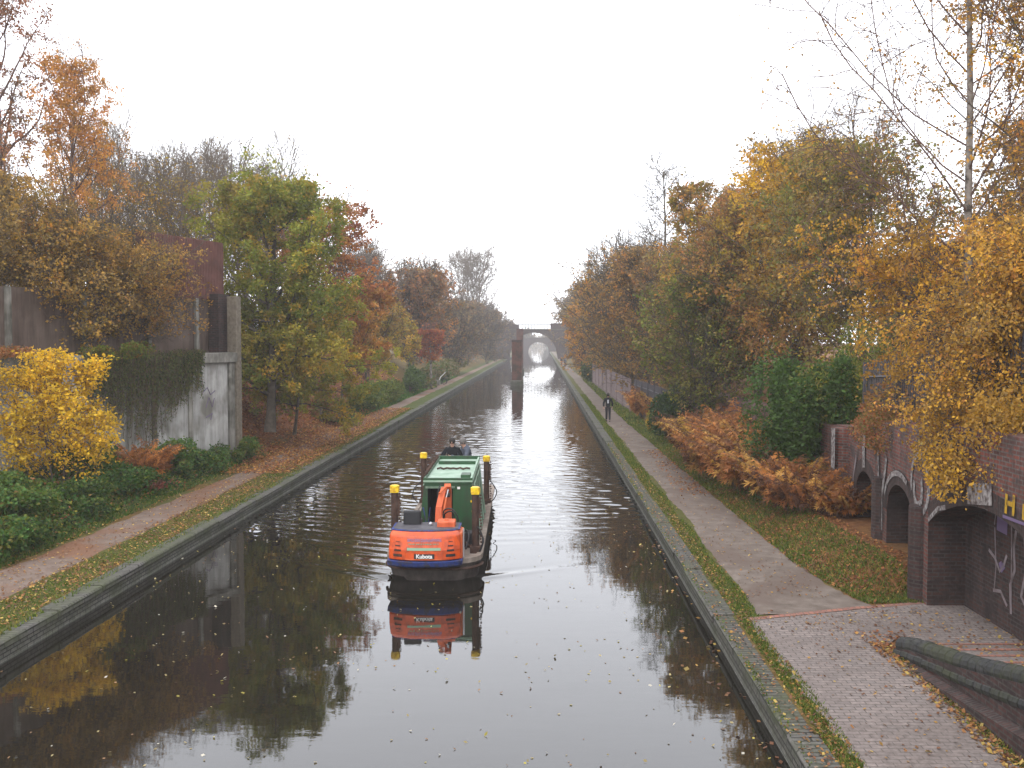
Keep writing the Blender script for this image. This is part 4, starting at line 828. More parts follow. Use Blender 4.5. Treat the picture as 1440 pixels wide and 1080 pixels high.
tree('yellow_tree', 'small bright yellow leaved tree in front of the concrete wall', -14.3, 28.9, 4.6, 181, 12000, .12, [(YEL, 6), (GOLD, 1.5), ((.62, .45, .04), 2)], spread=.36, base_t=.1, ang=(45, 80), up=.06, n1=18, n2=9, n3=5, tr=.05, z=.75, hang=.1, stems=2, stemspread=.2, jit=.07, limb=.35, keepf=.9, prof=lambda t: 1.25 - .75 * t)
BL = [(-13.9, 25.6, 1.6, 1.6, 1.15, 'bramble bush under the yellow tree at the left edge'), (-12.9, 23.2, 1.1, 1.7, .85, 'low bramble beside the path at the left edge'), (-14.8, 22.8, 1.6, 1.8, 1.3, 'dark bramble at the far left below the concrete wall'),
      (-13.2, 28.0, 1.0, 1.5, .9, 'bramble bush right of the yellow tree near the path'), (-14.6, 31.2, 1.2, 1.6, 1.2, 'bramble under the creeper by the foot of the wall'), (-13.5, 31.2, 1.0, 1.6, .75, 'bramble bush just left of the orange bracken'),
      (-13.6, 35.4, 1.1, 1.8, 1.15, 'bright bramble bush just right of the orange bracken'), (-12.9, 38.3, 1.0, 2.0, 1.1, 'green bramble at the foot of the tall end post'), (-12.7, 41.5, .9, 1.8, 1.0, 'last bramble before the leaf covered bank')]
for k, (x, y, rx, ry, rz, lb) in enumerate(BL):
    bush('bramble_bush', lb, x, y, rx, ry, rz * 1.1, 190 + k, 6500, .11, [(MIDG, 3), (GREEN, 3), ((.06, .15, .03), 3), ((.09, .19, .04), 1.5), (DKG, 2), (RUST, .4), (YG, .5)], group='brambles under the concrete wall', lumps=12, stalks=24)
bracken('orange bracken clump among the brambles below the green creeper', -13.6, 33.2, .75, 1.15, 205, 70, [((0.50, 0.20, 0.04), 3), ((0.36, 0.14, 0.04), 2)], z=1.0, group='clumps on the left bank')
bracken('small dull red bracken clump beside the path under the orange one', -12.75, 32.2, .4, .4, 206, 24, [((0.26, 0.07, 0.04), 3), ((0.18, 0.06, 0.03), 2)], z=.65, group='clumps on the left bank')
for k, (x, y, rx, ry, rz, lb, pal) in enumerate([(-13.1, 72, 1.6, 5, 2.2, 'green scrub on the left bank below the orange oak', [(MIDG, 3), (GREEN, 3), (YG, 1)]), (-12.9, 82, 1.3, 5, 2.0, 'bright green scrub farther along the left bank', [(MIDG, 4), (GREEN, 2), (YG, 1)]),
        (-12.7, 95, 1.5, 4.5, 2.9, 'dark green holly beside the far left path', [(DKG, 3), (GREEN, 3)]), (-12.6, 106, 1.2, 4, 2.4, 'olive scrub around the pale trunk of the red tree', [(MIDG, 2), (BRN, 2), (GREEN, 2)]),
        (-13.2, 60, 1.5, 3.5, 1.8, 'brown and green scrub behind the timber post', [(BRN, 3), (RUST, 2), (MIDG, 2)]), (-13.0, 125, 2, 8, 3, 'hazy green scrub beyond the red leaved tree', [(GREEN, 3), (BRN, 2)]), (7.3, 132, 1.5, 8, 2.6, 'green scrub beneath the slim golden orange tree', [(GREEN, 3), (MIDG, 2)]),
        (-13, 150, 2, 12, 3, 'hazy scrub opposite the nearer brick pier', [(GREEN, 2), (BRN, 3)]), (7.6, 160, 1.6, 14, 3, 'hazy scrub beside the pair of distant walkers', [(GREEN, 2), (BRN, 3)])]):
    bush('scrub_bush', lb, x, y, rx, ry, rz, 210 + k, 6500, .2 if y < 100 else .3, pal, lumps=14)
bush('terrace_bush', 'ragged green weeds along the top of the concrete wall above the creeper', D_.x * 6 + A_.x - .35, D_.y * 6 + A_.y, 1.0, 3.0, .8, 230, 3600, .09, [(MIDG, 3), (YG, 2), (RUST, 1.5), (GREEN, 2)], z=4.95)
bush('terrace_bush', 'low rust coloured weeds on the wall top behind the yellow tree', D_.x * 11 + A_.x - .35, D_.y * 11 + A_.y, .9, 2.6, .5, 231, 2600, .08, [(RUST, 4), (BRN, 2), (MIDG, 1)], z=4.95)

cr_=np.random.RandomState(3); nf=9000; pf=np.stack([cr_.randn(nf)*45, 850+150*cr_.rand(nf), 9*cr_.rand(nf)**1.5],-1)
v, f_, cc = leaves(cr_, pf, 1.6, pal_cols(cr_, [(BRN, 2), (GRY, 3)], nf)); tag(link('distant_woodland', np_mesh('distant_woodland', v, f_, cc), M['leaf']), kind='stuff')
# creeper hanging down the concrete wall
cr = thing('hanging_creeper', 'curtain of dark green creeper hanging down the pale concrete wall', 'creeper', (A_.x, A_.y, 0)); rs = np.random.RandomState(77)
n = 560; s_ = 2.5 + 6.1 * rs.rand(n); L0 = (1.5 + 1.6 * np.exp(-((s_ - 5.6) / 1.5) ** 2)) * (0.3 + .95 * rs.rand(n) ** 1.2); K = 9; t = np.linspace(0, 1, K)
sw = s_[:, None] + .12 * rs.randn(n, 1) * t + .05 * rs.randn(n, K); of = .17 + .28 * rs.rand(n, 1) * (1 - .5 * t) + 0 * sw; zz = 5.12 + .12 * rs.rand(n, 1) - L0[:, None] * t
P_ = sw[..., None] * np.array(D_)[None, None] + of[..., None] * np.array(Nn)[None, None]; P_[..., 2] = zz
v, f_ = tubes(P_, .006 * np.ones((n, K)), 3); link('stems', np_mesh('stems', v, f_), M['twig'], cr)
nl = 22000; b = rs.randint(0, n, nl); tt = rs.rand(nl) * (K - 1); i = np.clip(tt.astype(int), 0, K - 2); pos = P_[b, i] + (P_[b, i + 1] - P_[b, i]) * (tt - i)[:, None] + rs.randn(nl, 3) * .035
v, f_, cc = leaves(rs, pos, .085, pal_cols(rs, [((.09, .115, .035), 4), ((.13, .15, .045), 3), (DKG, 2), ((.19, .17, .05), 1.5)], nl), 1.6, .4); link('leaves', np_mesh('leaves', v, f_, cc), M['leaf'], cr)

# ---- ground cover
rs = np.random.RandomState(5)
n = 46000; uy = 17 + 26 * rs.rand(n) ** 1.1; ux = -12.5 - rs.rand(n) * np.clip(-12.7 - lwallx(uy), .3, 4.5); nz = fbm(ux, uy, 1.4, 61); k = nz + rs.rand(n) > .1; ux, uy, nz = ux[k], uy[k], nz[k]
top_ = (.12 + .42 * np.clip(nz + .45, 0, 1.2)) * sstep(12.4, 13.1, -ux); pos = np.stack([ux, uy, hgt(ux, uy) + rs.rand(len(ux)) ** .6 * top_], -1)
v, f_, cc = leaves(rs, pos, .10, pal_cols(rs, [(MIDG, 3), (GREEN, 3), ((.07, .16, .03), 3), (YG, 1), (RUST, .7), (DKG, 2), (BRN, .6)], len(pos)), .1, .7); tag(link('undergrowth', np_mesh('undergrowth', v, f_, cc), M['leaf']), kind='stuff')
def blades(n, xf, y0, y1, hh, name, pal, ymul=1.0, wd=.014):
    y = y0 + (y1 - y0) * rs.rand(n) ** ymul; x = xf(rs.rand(n), y); z = hgt(x, y)
    cl = fbm(x, y, 2.5, 31); k = cl + rs.rand(n) * .9 > .05; x, y, z = x[k], y[k], z[k]; n = len(x)
    b = np.stack([x, y, z - .01], -1); a_ = rs.rand(n) * 6.283; h_ = hh * (.4 + .9 * rs.rand(n)) ; w_ = wd * (1 + y / 40); side = np.stack([np.cos(a_), np.sin(a_), 0 * a_], -1) * w_[:, None]
    tip = b + np.stack([rs.randn(n) * .45 * h_, rs.randn(n) * .45 * h_, h_], -1); V = np.stack([b - side, b + side, tip], 1).reshape(-1, 3)
    return V, np.arange(len(V)).reshape(-1, 3), np.repeat(pal_cols(rs, pal, n), 3, 0)
GP = [((.09, .14, .02), 4), ((.14, .17, .028), 3), ((.23, .20, .04), 1.8), ((.06, .10, .016), 1.5)]
def merge(lst):
    V, F, Cc, o_ = [], [], [], 0
    for v, f_, c in lst: V.append(v); F.append(f_ + o_); Cc.append(c); o_ += len(v)
    return np.concatenate(V), np.concatenate(F), np.concatenate(Cc)
G = [blades(40000, lambda u, y: 3.66 + (.42 + .06 * np.sin(y)) * u * np.where(y < 18.3, .7, 1), 10, 95, .06, '', GP, 1.5), blades(30000, lambda u, y: -9.7 - 1.0 * u, 15, 75, .05, '', GP, 1.3),
     blades(42000, lambda u, y: -12.25 - 1.3 * u, 17, 45, .08, '', GP + [((.06, .14, .02), 5)], 1.2), blades(24000, lambda u, y: -12.0 - 1.3 * u, 60, 140, .14, '', [((.06, .14, .02), 5), ((.09, .15, .02), 3)], 1.2, .03),
     blades(34000, lambda u, y: I(y, [19, 21, 23, 60], [6.6, 6.0, 5.85, 5.4]) + 1.5 * u ** 1.3, 19.6, 60, .08, '', GP, 1.3), blades(9000, lambda u, y: 5.3 + 1.0 * u, 60, 130, .12, '', GP, 1, .03),
     blades(2200, lambda u, y: -9.66 + .16 * u, 14, 60, .07, '', GP, 1.3), blades(1200, lambda u, y: 3.25 + .12 * u, 9, 50, .05, '', GP, 1.5), blades(1800, lambda u, y: 5.75 + .2 * u, 11, 16.5, .07, '', GP)]
v, f_, c = merge(G); tag(link('grass', np_mesh('grass', v, f_, c), M['leaf']), kind='stuff')
def litter(n, xf, y0, y1, size, pal, ymul=1.3, zf=None, lift=.012, thin=0.0):
    y = y0 + (y1 - y0) * rs.rand(n) ** ymul; x = xf(rs.rand(n), y); k = (fbm(x, y, 1.8, 41) + rs.rand(n) * 1.2) > thin; x, y = x[k], y[k]; n = len(x); z = (hgt(x, y) if zf is None else zf(x, y)) + lift
    a_ = rs.rand(n) * 6.283; s_ = size * (.6 + .8 * rs.rand(n)); tl = rs.randn(n, 2) * .3; d = np.stack([np.cos(a_), np.sin(a_), tl[:, 0]], -1) * s_[:, None]; e = np.stack([-np.sin(a_), np.cos(a_), tl[:, 1]], -1) * s_[:, None] * .38
    b = np.stack([x, y, z + np.abs(tl).sum(1) * s_ * .35], -1); V = np.stack([b - d * .5, b + e, b + d * .5, b - e], 1).reshape(-1, 3); return V, np.arange(len(V)).reshape(-1, 4), np.repeat(pal_cols(rs, pal, n), 4, 0)
LP = [((.42, .24, .06), 2.2), ((.30, .14, .05), 3), ((.18, .08, .04), 3), ((.50, .36, .10), 1.2), ((.24, .17, .12), 1)]
LR = [((.36, .15, .05), 3), ((.26, .09, .035), 4), ((.42, .22, .06), 2), ((.16, .07, .035), 2)]
G = [litter(3600, lambda u, y: 3.66 + .3 * u, 9, 40, .055, LP), litter(1500, lambda u, y: 3.25 + .4 * u, 9, 50, .05, LP, lift=.02), litter(420, lambda u, y: 3.9 + 1.95 * u ** .7, 9, 18.2, .05, LP, 1, lift=.035), litter(1600, lambda u, y: 5.55 + .35 * u ** .6, 9, 17, .06, LP, 1, lift=.03),
     litter(700, lambda u, y: 6.3 + 2 * u, 12, 19.3, .055, LP, 1, zf=lambda x, y: ramp_z(y), lift=.02), litter(300, lambda u, y: 5.5 + .9 * u, 16.2, 17.6, .06, LR, 1, zf=lambda x, y: 0 * x + .425, lift=.02), litter(220, lambda u, y: 4 + 3.3 * u, 17.6, 19, .05, LP, 1, zf=lambda x, y: 0 * x + .43, lift=.01),
     litter(9000, lambda u, y: I(y, [19, 21, 23, 60], [6.6, 6.0, 5.8, 5.5]) + 1.9 * u, 19.6, 34, .06, LR, 1, thin=.2), litter(6000, lambda u, y: 4.6 + 2.4 * u ** .7, 33, 47, .07, LR, 1, thin=.3), litter(1500, lambda u, y: 4 + 1.8 * u, 20, 60, .05, LP, lift=.03),
     litter(9000, lambda u, y: -9.7 - 1.2 * u, 14, 60, .06, LP, 1.1, lift=.02, thin=.2), litter(2600, lambda u, y: -10.7 - 1.6 * u, 15, 42, .055, LP, 1.1, lift=.035), litter(3500, lambda u, y: -12.2 - 1.1 * u, 17, 42, .06, LP, 1.1, thin=.3),
     litter(16000, lambda u, y: -9.9 - 2.9 * u, 38, 75, .09, LR + [((.50, .26, .07), 3)], 1.1, lift=.04), litter(26000, lambda u, y: -12.2 - 6 * u, 41.5, 72, .12, LR, 1.0, lift=.04), litter(5000, lambda u, y: -12.3 - 5 * u, 72, 100, .16, LR, 1)]
v, f_, c = merge(G); tag(link('fallen_leaves', np_mesh('fallen_leaves', v, f_, c), M['leaf']), kind='stuff')
v, f_, c = merge([litter(1500, lambda u, y: XL + .1 + 12.3 * u, 9, 36, .05, [((.45, .36, .16), 3), ((.5, .42, .08), 1.5), ((.3, .17, .08), 2), ((.6, .56, .45), .8)], 1.0, zf=lambda x, y: 0 * x + .004, lift=0, thin=.35), litter(120, lambda u, y: XR - .05 - .8 * u ** 2, 10, 30, .08, LP, 1.0, zf=lambda x, y: 0 * x + .004, lift=0)])
tag(link('floating_leaves', np_mesh('floating_leaves', v, f_, c), M['leaf']), kind='stuff')
# ------------------------------------------------------------------ people
def skin_obj(name, verts, edges, radii, m_, parent, sub=2, root=0):
    me = bpy.data.meshes.new(name); me.from_pydata([tuple(v) for v in verts], edges, []); me.update(); o = link(name, me, None, parent)
    o.modifiers.new('skin', 'SKIN'); sv = me.skin_vertices[0].data if me.skin_vertices else None
    if sv is None:
        bpy.context.view_layer.update(); sv = me.skin_vertices[0].data
    for i, r_ in enumerate(radii): sv[i].radius = (r_, r_) if not isinstance(r_, tuple) else r_
    sv[root].use_root = True; s = o.modifiers.new('sub', 'SUBSURF'); s.levels = sub; s.render_levels = sub
    dg = bpy.context.evaluated_depsgraph_get(); me2 = bpy.data.meshes.new_from_object(o.evaluated_get(dg)); me2.name = name; me2.materials.clear(); me2.materials.append(m_)
    o.modifiers.clear(); o.data = me2; bpy.data.meshes.remove(me)
    me2.polygons.foreach_set('use_smooth', np.ones(len(me2.polygons), dtype=bool)); return o

def person(label, loc, rz, ht=1.74, jacket='jacket_black', trousers='trousers', hair='hair', lean=0.0, step=0.16, arms=None, bend=0.0, patch=None, group=None):
    """standing figure facing local -y ; arms: list of (elbow, wrist) offsets for left and right, in metres from the shoulder"""
    o = thing('person', label, 'person', loc, rz, group); k = ht / 1.74
    def T(x, y, z):                                  # lean the upper body forward over the hips
        if z > 0.95: dz = z - 0.95; y = y - math.sin(bend) * dz; x = x + lean * dz; z = 0.95 + math.cos(bend) * dz
        return Vector((x, y, z)) * k
    arms = arms or [((-.06, .03, -.28), (-.05, -.07, -.52)), ((.06, .03, -.28), (.05, -.07, -.52))]
    hip = T(0, 0, .95); V = [hip, T(0, 0, 1.15), T(0, 0, 1.36), T(0, -.005, 1.47), T(0, -.02, 1.54), T(0, -.03, 1.62), T(0, -.02, 1.70)]
    Rr = [(.13, .10), (.125, .095), (.15, .10), .055, (.062, .07), (.078, .092), (.06, .07)]; E = [(0, 1), (1, 2), (2, 3), (3, 4), (4, 5), (5, 6)]
    jk = dict(v=[hip + Vector((0, 0, -.08)), hip, T(0, 0, 1.15), T(0, 0, 1.35), T(0, .01, 1.44), T(0, .01, 1.53)], r=[(.165, .125), (.165, .13), (.16, .125), (.185, .135), (.13, .10), (.095, .09)], e=[(0, 1), (1, 2), (2, 3), (3, 4), (4, 5)])
    for s, (el, wr) in zip((-1, 1), arms):
        sh = T(s * .18, 0, 1.40); e_ = sh + Vector(el) * k; w_ = sh + Vector(wr) * k; n = len(V)
        V += [sh, e_, w_]; Rr += [.055, .043, .03]; E += [(2, n), (n, n + 1), (n + 1, n + 2)]
        d = (w_ - e_).normalized(); side = d.cross(Vector((0, 1, 0.2))).normalized(); pm = w_ + d * .07 * k; V.append(pm); Rr.append((.038, .02)); E.append((n + 2, n + 3))
        fd = side.cross(d).normalized()
        for q, fl in enumerate((.070, .080, .074, .058)):
            b0 = pm + side * (q - 1.5) * .021 * k; m0 = b0 + (d + fd * .15).normalized() * fl * .5 * k; t0 = m0 + (d + fd * .8).normalized() * fl * .5 * k; kk = len(V)
            V += [m0, t0]; Rr += [.0095, .0075]; E += [(n + 3, kk), (kk, kk + 1)]
        tb = w_ + d * .03 * k; kk = len(V); V += [tb + side * .05 * k + fd * .01, tb + side * .065 * k + d * .035 * k + fd * .02]; Rr += [.011, .009]; E += [(n + 2, kk), (kk, kk + 1)]
        j = len(jk['v']); jk['v'] += [sh, e_, w_ - d * .01]; jk['r'] += [.082, .066, .052]; jk['e'] += [(3, j), (j, j + 1), (j + 1, j + 2)]
    tv = dict(v=[hip + Vector((0, 0, .03))], r=[(.145, .11)], e=[])
    for s in (-1, 1):
        a_ = Vector((s * .09, 0, .88)) * k; kn = Vector((s * .095, -.03 - s * step * .35, .50)) * k; an = Vector((s * .10, -s * step, .09)) * k; n = len(V)
        V += [a_, kn, an, an + Vector((s * .01, -.09, -.05)) * k, an + Vector((s * .015, -.17, -.055)) * k]; Rr += [.085, .058, .04, .035, .028]; E += [(0, n), (n, n + 1), (n + 1, n + 2), (n + 2, n + 3), (n + 3, n + 4)]
        j = len(tv['v']); tv['v'] += [a_, kn, an + Vector((0, 0, .01))]; tv['r'] += [.10, .078, .065]; tv['e'] += [(0, j), (j, j + 1), (j + 1, j + 2)]
        mb = MB(); mb.tube([an + Vector((0, .06, -.035)) * k, an + Vector((0, -.03, -.03)) * k, an + Vector((s * .015, -.13, -.045)) * k, an + Vector((s * .02, -.20, -.055)) * k], [.045, .055, .05, .03], 8, ex=.75).build('shoe', M['black'], o, smooth=True)
    skin_obj('body', V, E, Rr, M['skin'], o); skin_obj('jacket', jk['v'], jk['e'], jk['r'], M[jacket], o); skin_obj('trousers', tv['v'], tv['e'], tv['r'], M[trousers], o)
    hc = T(0, -.03, 1.63); mb = MB(); mb.sphere(hc + Vector((0, .018, .032)) * k, .115 * k, 12, 9, (.86, 1.0, 1.0)); mb.build('hair', M[hair], o, smooth=True)
    mb = MB(); mb.tube([hc + Vector((0, -.085, .02)), hc + Vector((0, -.112, -.018)), hc + Vector((0, -.085, -.022))], [.008, .015, .008], 6); mb.build('nose', M['skin'], o, smooth=True)
    mb = MB()
    for s in (-1, 1): mb.sphere(hc + Vector((s * .030, -.086, .015)) * k, .011, 6, 5)
    mb.build('eyes', M['hair'], o)
    MB().box(hc + Vector((0, -.083, -.055)) * k, (.04, .012, .008)).build('mouth', mat('lips', (.25, .09, .08), .5), o)
    mb = MB()
    for s in (-1, 1): mb.sphere(hc + Vector((s * .078, 0, -.005)) * k, .024, 6, 5, (.5, .8, 1.3))
    mb.build('ears', M['skin'], o)
    if patch: MB().box(T(0, .155, 1.26), (.10, .02, .22)).build('pale_patch', M['pale_cloth'], o, bevel=.008)
    return o

wk = on(855, 593, 0.42)
person('person in black walking away along the right towpath with a pale patch on the back', (wk.x, wk.y, .42), R(176), 1.78, patch=True, arms=[((-.10, .02, -.27), (-.08, -.08, -.47)), ((.10, .02, -.27), (.08, -.05, -.49))])
pa = on(789, 514, .42); person('distant walker on the right towpath, left of the pair', (pa.x + .1, pa.y, .42), R(170), 1.72)
pa = on(793.5, 516, .42); person('distant walker on the right towpath, right of the pair', (pa.x + .1, pa.y - 1, .42), R(185), 1.76, jacket='jacket_grey')

# ------------------------------------------------------------------ the work boat
BR = R(1.2); boat = thing('work_boat', 'narrow steel work boat with a pale green roofed cabin under way on the canal', 'boat', (-2.53, 22.75, 0), BR)
bw = 1.12; Ln = 12.2
def outline(z_in=0.0, n=7, w_=bw):
    pts = []
    for k in range(n + 1): a_ = R(90 * k / n); pts.append((-(w_ - z_in) + .75 * (1 - math.sin(a_)), .62 * (1 - math.cos(a_)) + z_in))
    pts = [(-(w_ - z_in), .75 + z_in)] + [(-(w_ - z_in) + .62 * (1 - math.cos(R(a_))), .75 + z_in - .7 * math.sin(R(a_))) for a_ in (20, 40, 60, 78, 90)]
    rt = [(-x, y) for x, y in pts[::-1]]; L_ = Ln - z_in
    st = [(w_ - z_in, L_ - .6), (w_ - z_in - .25, L_ - .1), (-(w_ - z_in - .25), L_ - .1), (-(w_ - z_in), L_ - .6)]
    return pts + rt + st
def ring_loft(levels):
    mb = MB(); n = len(levels[0][0])
    V = [(x, y, z) for pts, z in levels for x, y in pts]; F = [(j * n + i, j * n + (i + 1) % n, (j + 1) * n + (i + 1) % n, (j + 1) * n + i) for j in range(len(levels) - 1) for i in range(n)]
    F.append(tuple(range((len(levels) - 1) * n, len(levels) * n))); return mb.add(V, F)
ring_loft([(outline(.30), -.45), (outline(.10), -.02), (outline(0), .42)]).build('hull', M['hull'], boat, bevel=.015)
mb = MB(); o1 = outline(-.02); o2 = outline(.10); n = len(o1)
mb.add([(x, y, .42) for x, y in o1] + [(x, y, .53) for x, y in o1] + [(x, y, .53) for x, y in o2] + [(x, y, .42) for x, y in o2], [(j * n + i, j * n + (i + 1) % n, (j + 1) * n + (i + 1) % n, (j + 1) * n + i) for j in range(3) for i in range(n)])
mb.build('gunwale', M['deck'], boat)
MB().add([(x, y, .49) for x, y in outline(.09)], [tuple(range(n))]).build('deck', M['deck'], boat, fix=False)
MB().tube([(x, y, .30) for x, y in outline(-.02)[:12]], .035, 6).build('rubbing_strake', M['rust'], boat)
# cabin
cx, y0, y1 = .20, 2.35, 6.9
zb, zt = .5, 1.98; wb_, wt_ = .78, .60
cab = [(cx - wb_, zb), (cx - wt_, zt), (cx + wt_, zt), (cx + wb_, zb)]
mb = MB(); X = lambda z, s: cx + s * (wb_ + (wt_ - wb_) * (z - zb) / (zt - zb))
dx0, dx1, dz1 = cx - .52, cx + .12, 1.83        # doorway
mb.add([(X(zb, -1), y0, zb), (dx0, y0, zb), (dx0, y0, dz1), (dx1, y0, dz1), (dx1, y0, zb), (X(zb, 1), y0, zb), (X(zt, 1), y0, zt), (X(zt, -1), y0, zt)], [(0, 1, 2, 7), (2, 3, 6, 7), (3, 4, 5, 6)])
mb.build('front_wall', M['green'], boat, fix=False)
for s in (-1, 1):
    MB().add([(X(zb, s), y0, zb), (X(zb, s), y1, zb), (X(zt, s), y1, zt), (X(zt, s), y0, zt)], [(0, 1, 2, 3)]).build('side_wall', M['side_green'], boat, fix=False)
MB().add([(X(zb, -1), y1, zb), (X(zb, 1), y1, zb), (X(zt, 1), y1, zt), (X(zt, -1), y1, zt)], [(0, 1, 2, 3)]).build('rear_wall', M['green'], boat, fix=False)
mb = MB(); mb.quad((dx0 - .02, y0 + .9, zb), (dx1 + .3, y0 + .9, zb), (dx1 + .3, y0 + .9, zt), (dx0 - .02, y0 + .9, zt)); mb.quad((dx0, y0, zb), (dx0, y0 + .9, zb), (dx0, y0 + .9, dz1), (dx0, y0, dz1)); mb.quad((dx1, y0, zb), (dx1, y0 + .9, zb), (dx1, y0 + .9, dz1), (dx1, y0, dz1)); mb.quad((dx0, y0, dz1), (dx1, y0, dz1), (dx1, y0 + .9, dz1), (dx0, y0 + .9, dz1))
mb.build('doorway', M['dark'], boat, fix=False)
MB().box(((dx0 + dx1) / 2, y0 - .03, dz1 + .03), (dx1 - dx0 + .1, .06, .05)).build('door_lintel', M['side_green'], boat)
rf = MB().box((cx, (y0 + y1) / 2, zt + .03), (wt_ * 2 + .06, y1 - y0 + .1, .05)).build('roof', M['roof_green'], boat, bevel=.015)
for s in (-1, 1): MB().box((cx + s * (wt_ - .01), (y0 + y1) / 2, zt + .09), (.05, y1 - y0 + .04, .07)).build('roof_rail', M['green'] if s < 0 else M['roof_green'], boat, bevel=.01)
MB().box((cx, y1 - .02, zt + .10), (wt_ * 2 + .05, .06, .10)).build('roof_coaming', M['green'], boat)
MB().box((cx, y0 - .01, zt + .045), (wt_ * 2 + .05, .05, .14)).build('roof_coaming', M['green'], boat)
MB().box((cx + .02, y1 - 1.25, zt + .10), (wt_ * 2 - .14, .10, .09)).build('roof_beam', M['green'], boat)
MB().box((cx + wt_ - .18, y0 + .62, zt + .10), (.24, .5, .09)).build('vent_box', M['green'], boat, bevel=.01)
MB().tube([(cx - .45 + .09 * k, y0 + 2.05 + .05 * math.sin(k * 2.1), zt + .085 + .02 * (k % 2)) for k in range(11)], .028, 6).build('chain', M['rust'], boat, smooth=True)
mb = MB()
for k in range(24): mb.sphere((cx - wt_ - .02, y0 + .4 + k * .16, zt + .14 + .02 * (k % 2)), .035 + .01 * (k % 3), 6, 5)
mb.build('rail_chain', M['rust'], boat)
for s in (-1, 1): MB().tube([(X(zt, s) + s * .05, y0 + .2, zt - .1), (X(zt, s) + s * .05, y1 - .2, zt - .1)], .015, 5).build('handrail', M['roof_green'], boat)
for k in range(4): MB().box((X(1.2, 1) + .035 , y0 + .6 + k * 1.05, 1.2), (.03, .05, 1.3), M=Matrix.Rotation(-.12, 3, 'Y')).build('rib', M['roof_green'], boat)
for z_ in (1.0, 1.25, 1.5): MB().box((X(z_, 1) - .07, y0 - .02, z_), (.035, .03, .05)).build('hinge', M['yellow'], boat)
MB().box((cx + .27, y0 - .015, 1.84), (.07, .02, .06)).build('notice_plate', M['white'], boat)
# four steel spud legs with yellow caps
def spud(x, y, top, label_side):
    MB().box((0, 0, 0), (.01, .01, .01))
    l_ = MB().tube([(x, y, .30), (x, y, top - .16)], .088, 12).build('spud_leg', M['rust'], boat, smooth=True)
    l_.modifiers.new('e', 'EDGE_SPLIT').split_angle = R(40)
    MB().tube([(x, y, top - .17), (x, y, top - .14), (x, y, top - .02), (x, y, top)], [.10, .115, .115, .08], 12).build('cap', M['yellow'], l_, smooth=False)
    MB().box((x, y - .02, top - .14), (.20, .16, .08)).build('cap_plate', M['yellow'], l_, bevel=.01)
    MB().box((x, y, .55), (.26, .26, .22)).build('sleeve', M['rust'], l_, bevel=.02)
    MB().box((x + label_side * .10, y - .04, top - .5), (.05, .04, .5)).build('chain_guide', M['rust'], l_)
    mb = MB()
    for k in range(16): mb.sphere((x + label_side * .125 + .012 * (k % 2), y - .06, top - .2 - k * .075), .026, 6, 4)
    mb.build('chain', M['rust'], l_)
for (x, y, tp, s) in ((-.98, .95, 2.12, 1), (.96, .95, 2.08, 1), (-.98, 8.05, 2.1, 1), (.98, 8.05, 2.0, 1)): spud(x, y, tp, s)
def hose(pts, r_=.016, parent=boat, m_='black', name='hose'):
    P_ = [Vector(p) for p in pts]; out_ = []
    for i in range(len(P_) - 1):
        p0, p1, p2, p3 = P_[max(i - 1, 0)], P_[i], P_[i + 1], P_[min(i + 2, len(P_) - 1)]
        for k in range(6):
            t = k / 6; out_.append(.5 * ((2 * p1) + (p2 - p0) * t + (2 * p0 - 5 * p1 + 4 * p2 - p3) * t * t + (3 * p1 - p0 - 3 * p2 + p3) * t ** 3))
    out_.append(P_[-1]); return MB().tube(out_, r_, 6).build(name, M[m_], parent, smooth=True)
hose([(1.05, 8.0, 1.3), (1.2, 7.9, 1.1), (1.3, 7.9, .88), (1.2, 7.9, .65), (1.05, 8.0, .55)])
hose([(-1.05, 8.0, 1.2), (-1.25, 7.9, 1.0), (-1.3, 7.9, .75), (-1.15, 7.9, .55)])
hose([(1.0, .9, 1.15), (1.12, .8, .95), (1.13, .75, .75), (1.06, .8, .55)]); hose([(1.02, 1.1, .95), (1.15, 1.0, .8), (1.1, .85, .6), (1.05, .9, .53)], .02)
hose([(.72, 1.0, .56), (.78, 1.3, .8), (.7, 1.6, .9), (.6, 1.9, .6)], .025); hose([(.85, 1.3, .52), (.7, 1.5, .62), (.85, 1.8, .55)], .03, m_='rust')
MB().box((.78, 1.65, .68), (.25, .35, .38)).build('winch_box', M['black'], boat, bevel=.03)

MB().box((0, 8.9, .58), (1.7, 1.3, .17)).build('stern_platform', M['deck'], boat, bevel=.01)
# ------------------------------------------------------------------ the excavator, tail towards the bow
ex = thing('mini_excavator', 'orange mini excavator with a blue skirt mounted on the bow of the work boat', 'excavator', (boat.location + Matrix.Rotation(BR, 3, 'Z') @ Vector((-.14, -.20, .40))), BR)
def tail(w0, z0, z1, yb=-.34, d=1.5, dn=0.0):
    """plan: shallow curved back edge"""
    n = 12; pts = [(-w0 + 2 * w0 * k / n, yb + .22 * (abs(k - n / 2) / (n / 2)) ** 3) for k in range(n + 1)]; return pts + [(w0, yb + d), (-w0, yb + d)]
def loft(levels): mb = MB(); n_ = len(levels[0][0]); mb.add([(x, y, z) for p_, z in levels for x, y in p_], [(j * n_ + i, j * n_ + (i + 1) % n_, (j + 1) * n_ + (i + 1) % n_, (j + 1) * n_ + i) for j in range(len(levels) - 1) for i in range(n_)] + [tuple(range(n_)), tuple(range((len(levels) - 1) * n_, len(levels) * n_))]); return mb
t0 = tail(.83, 0, 0); t1 = tail(.82, 0, 0, -.36, 1.3); t2 = tail(.80, 0, 0, -.28, 1.1); t3 = tail(.77, 0, 0, -.16, .95)
loft([(tail(.80, 0, 0, -.24, .44), .03), (tail(.85, 0, 0, -.34, .56), .07), (tail(.86, 0, 0, -.40, .62), .20)]).build('skirt', M['blue'], ex, bevel=.02)
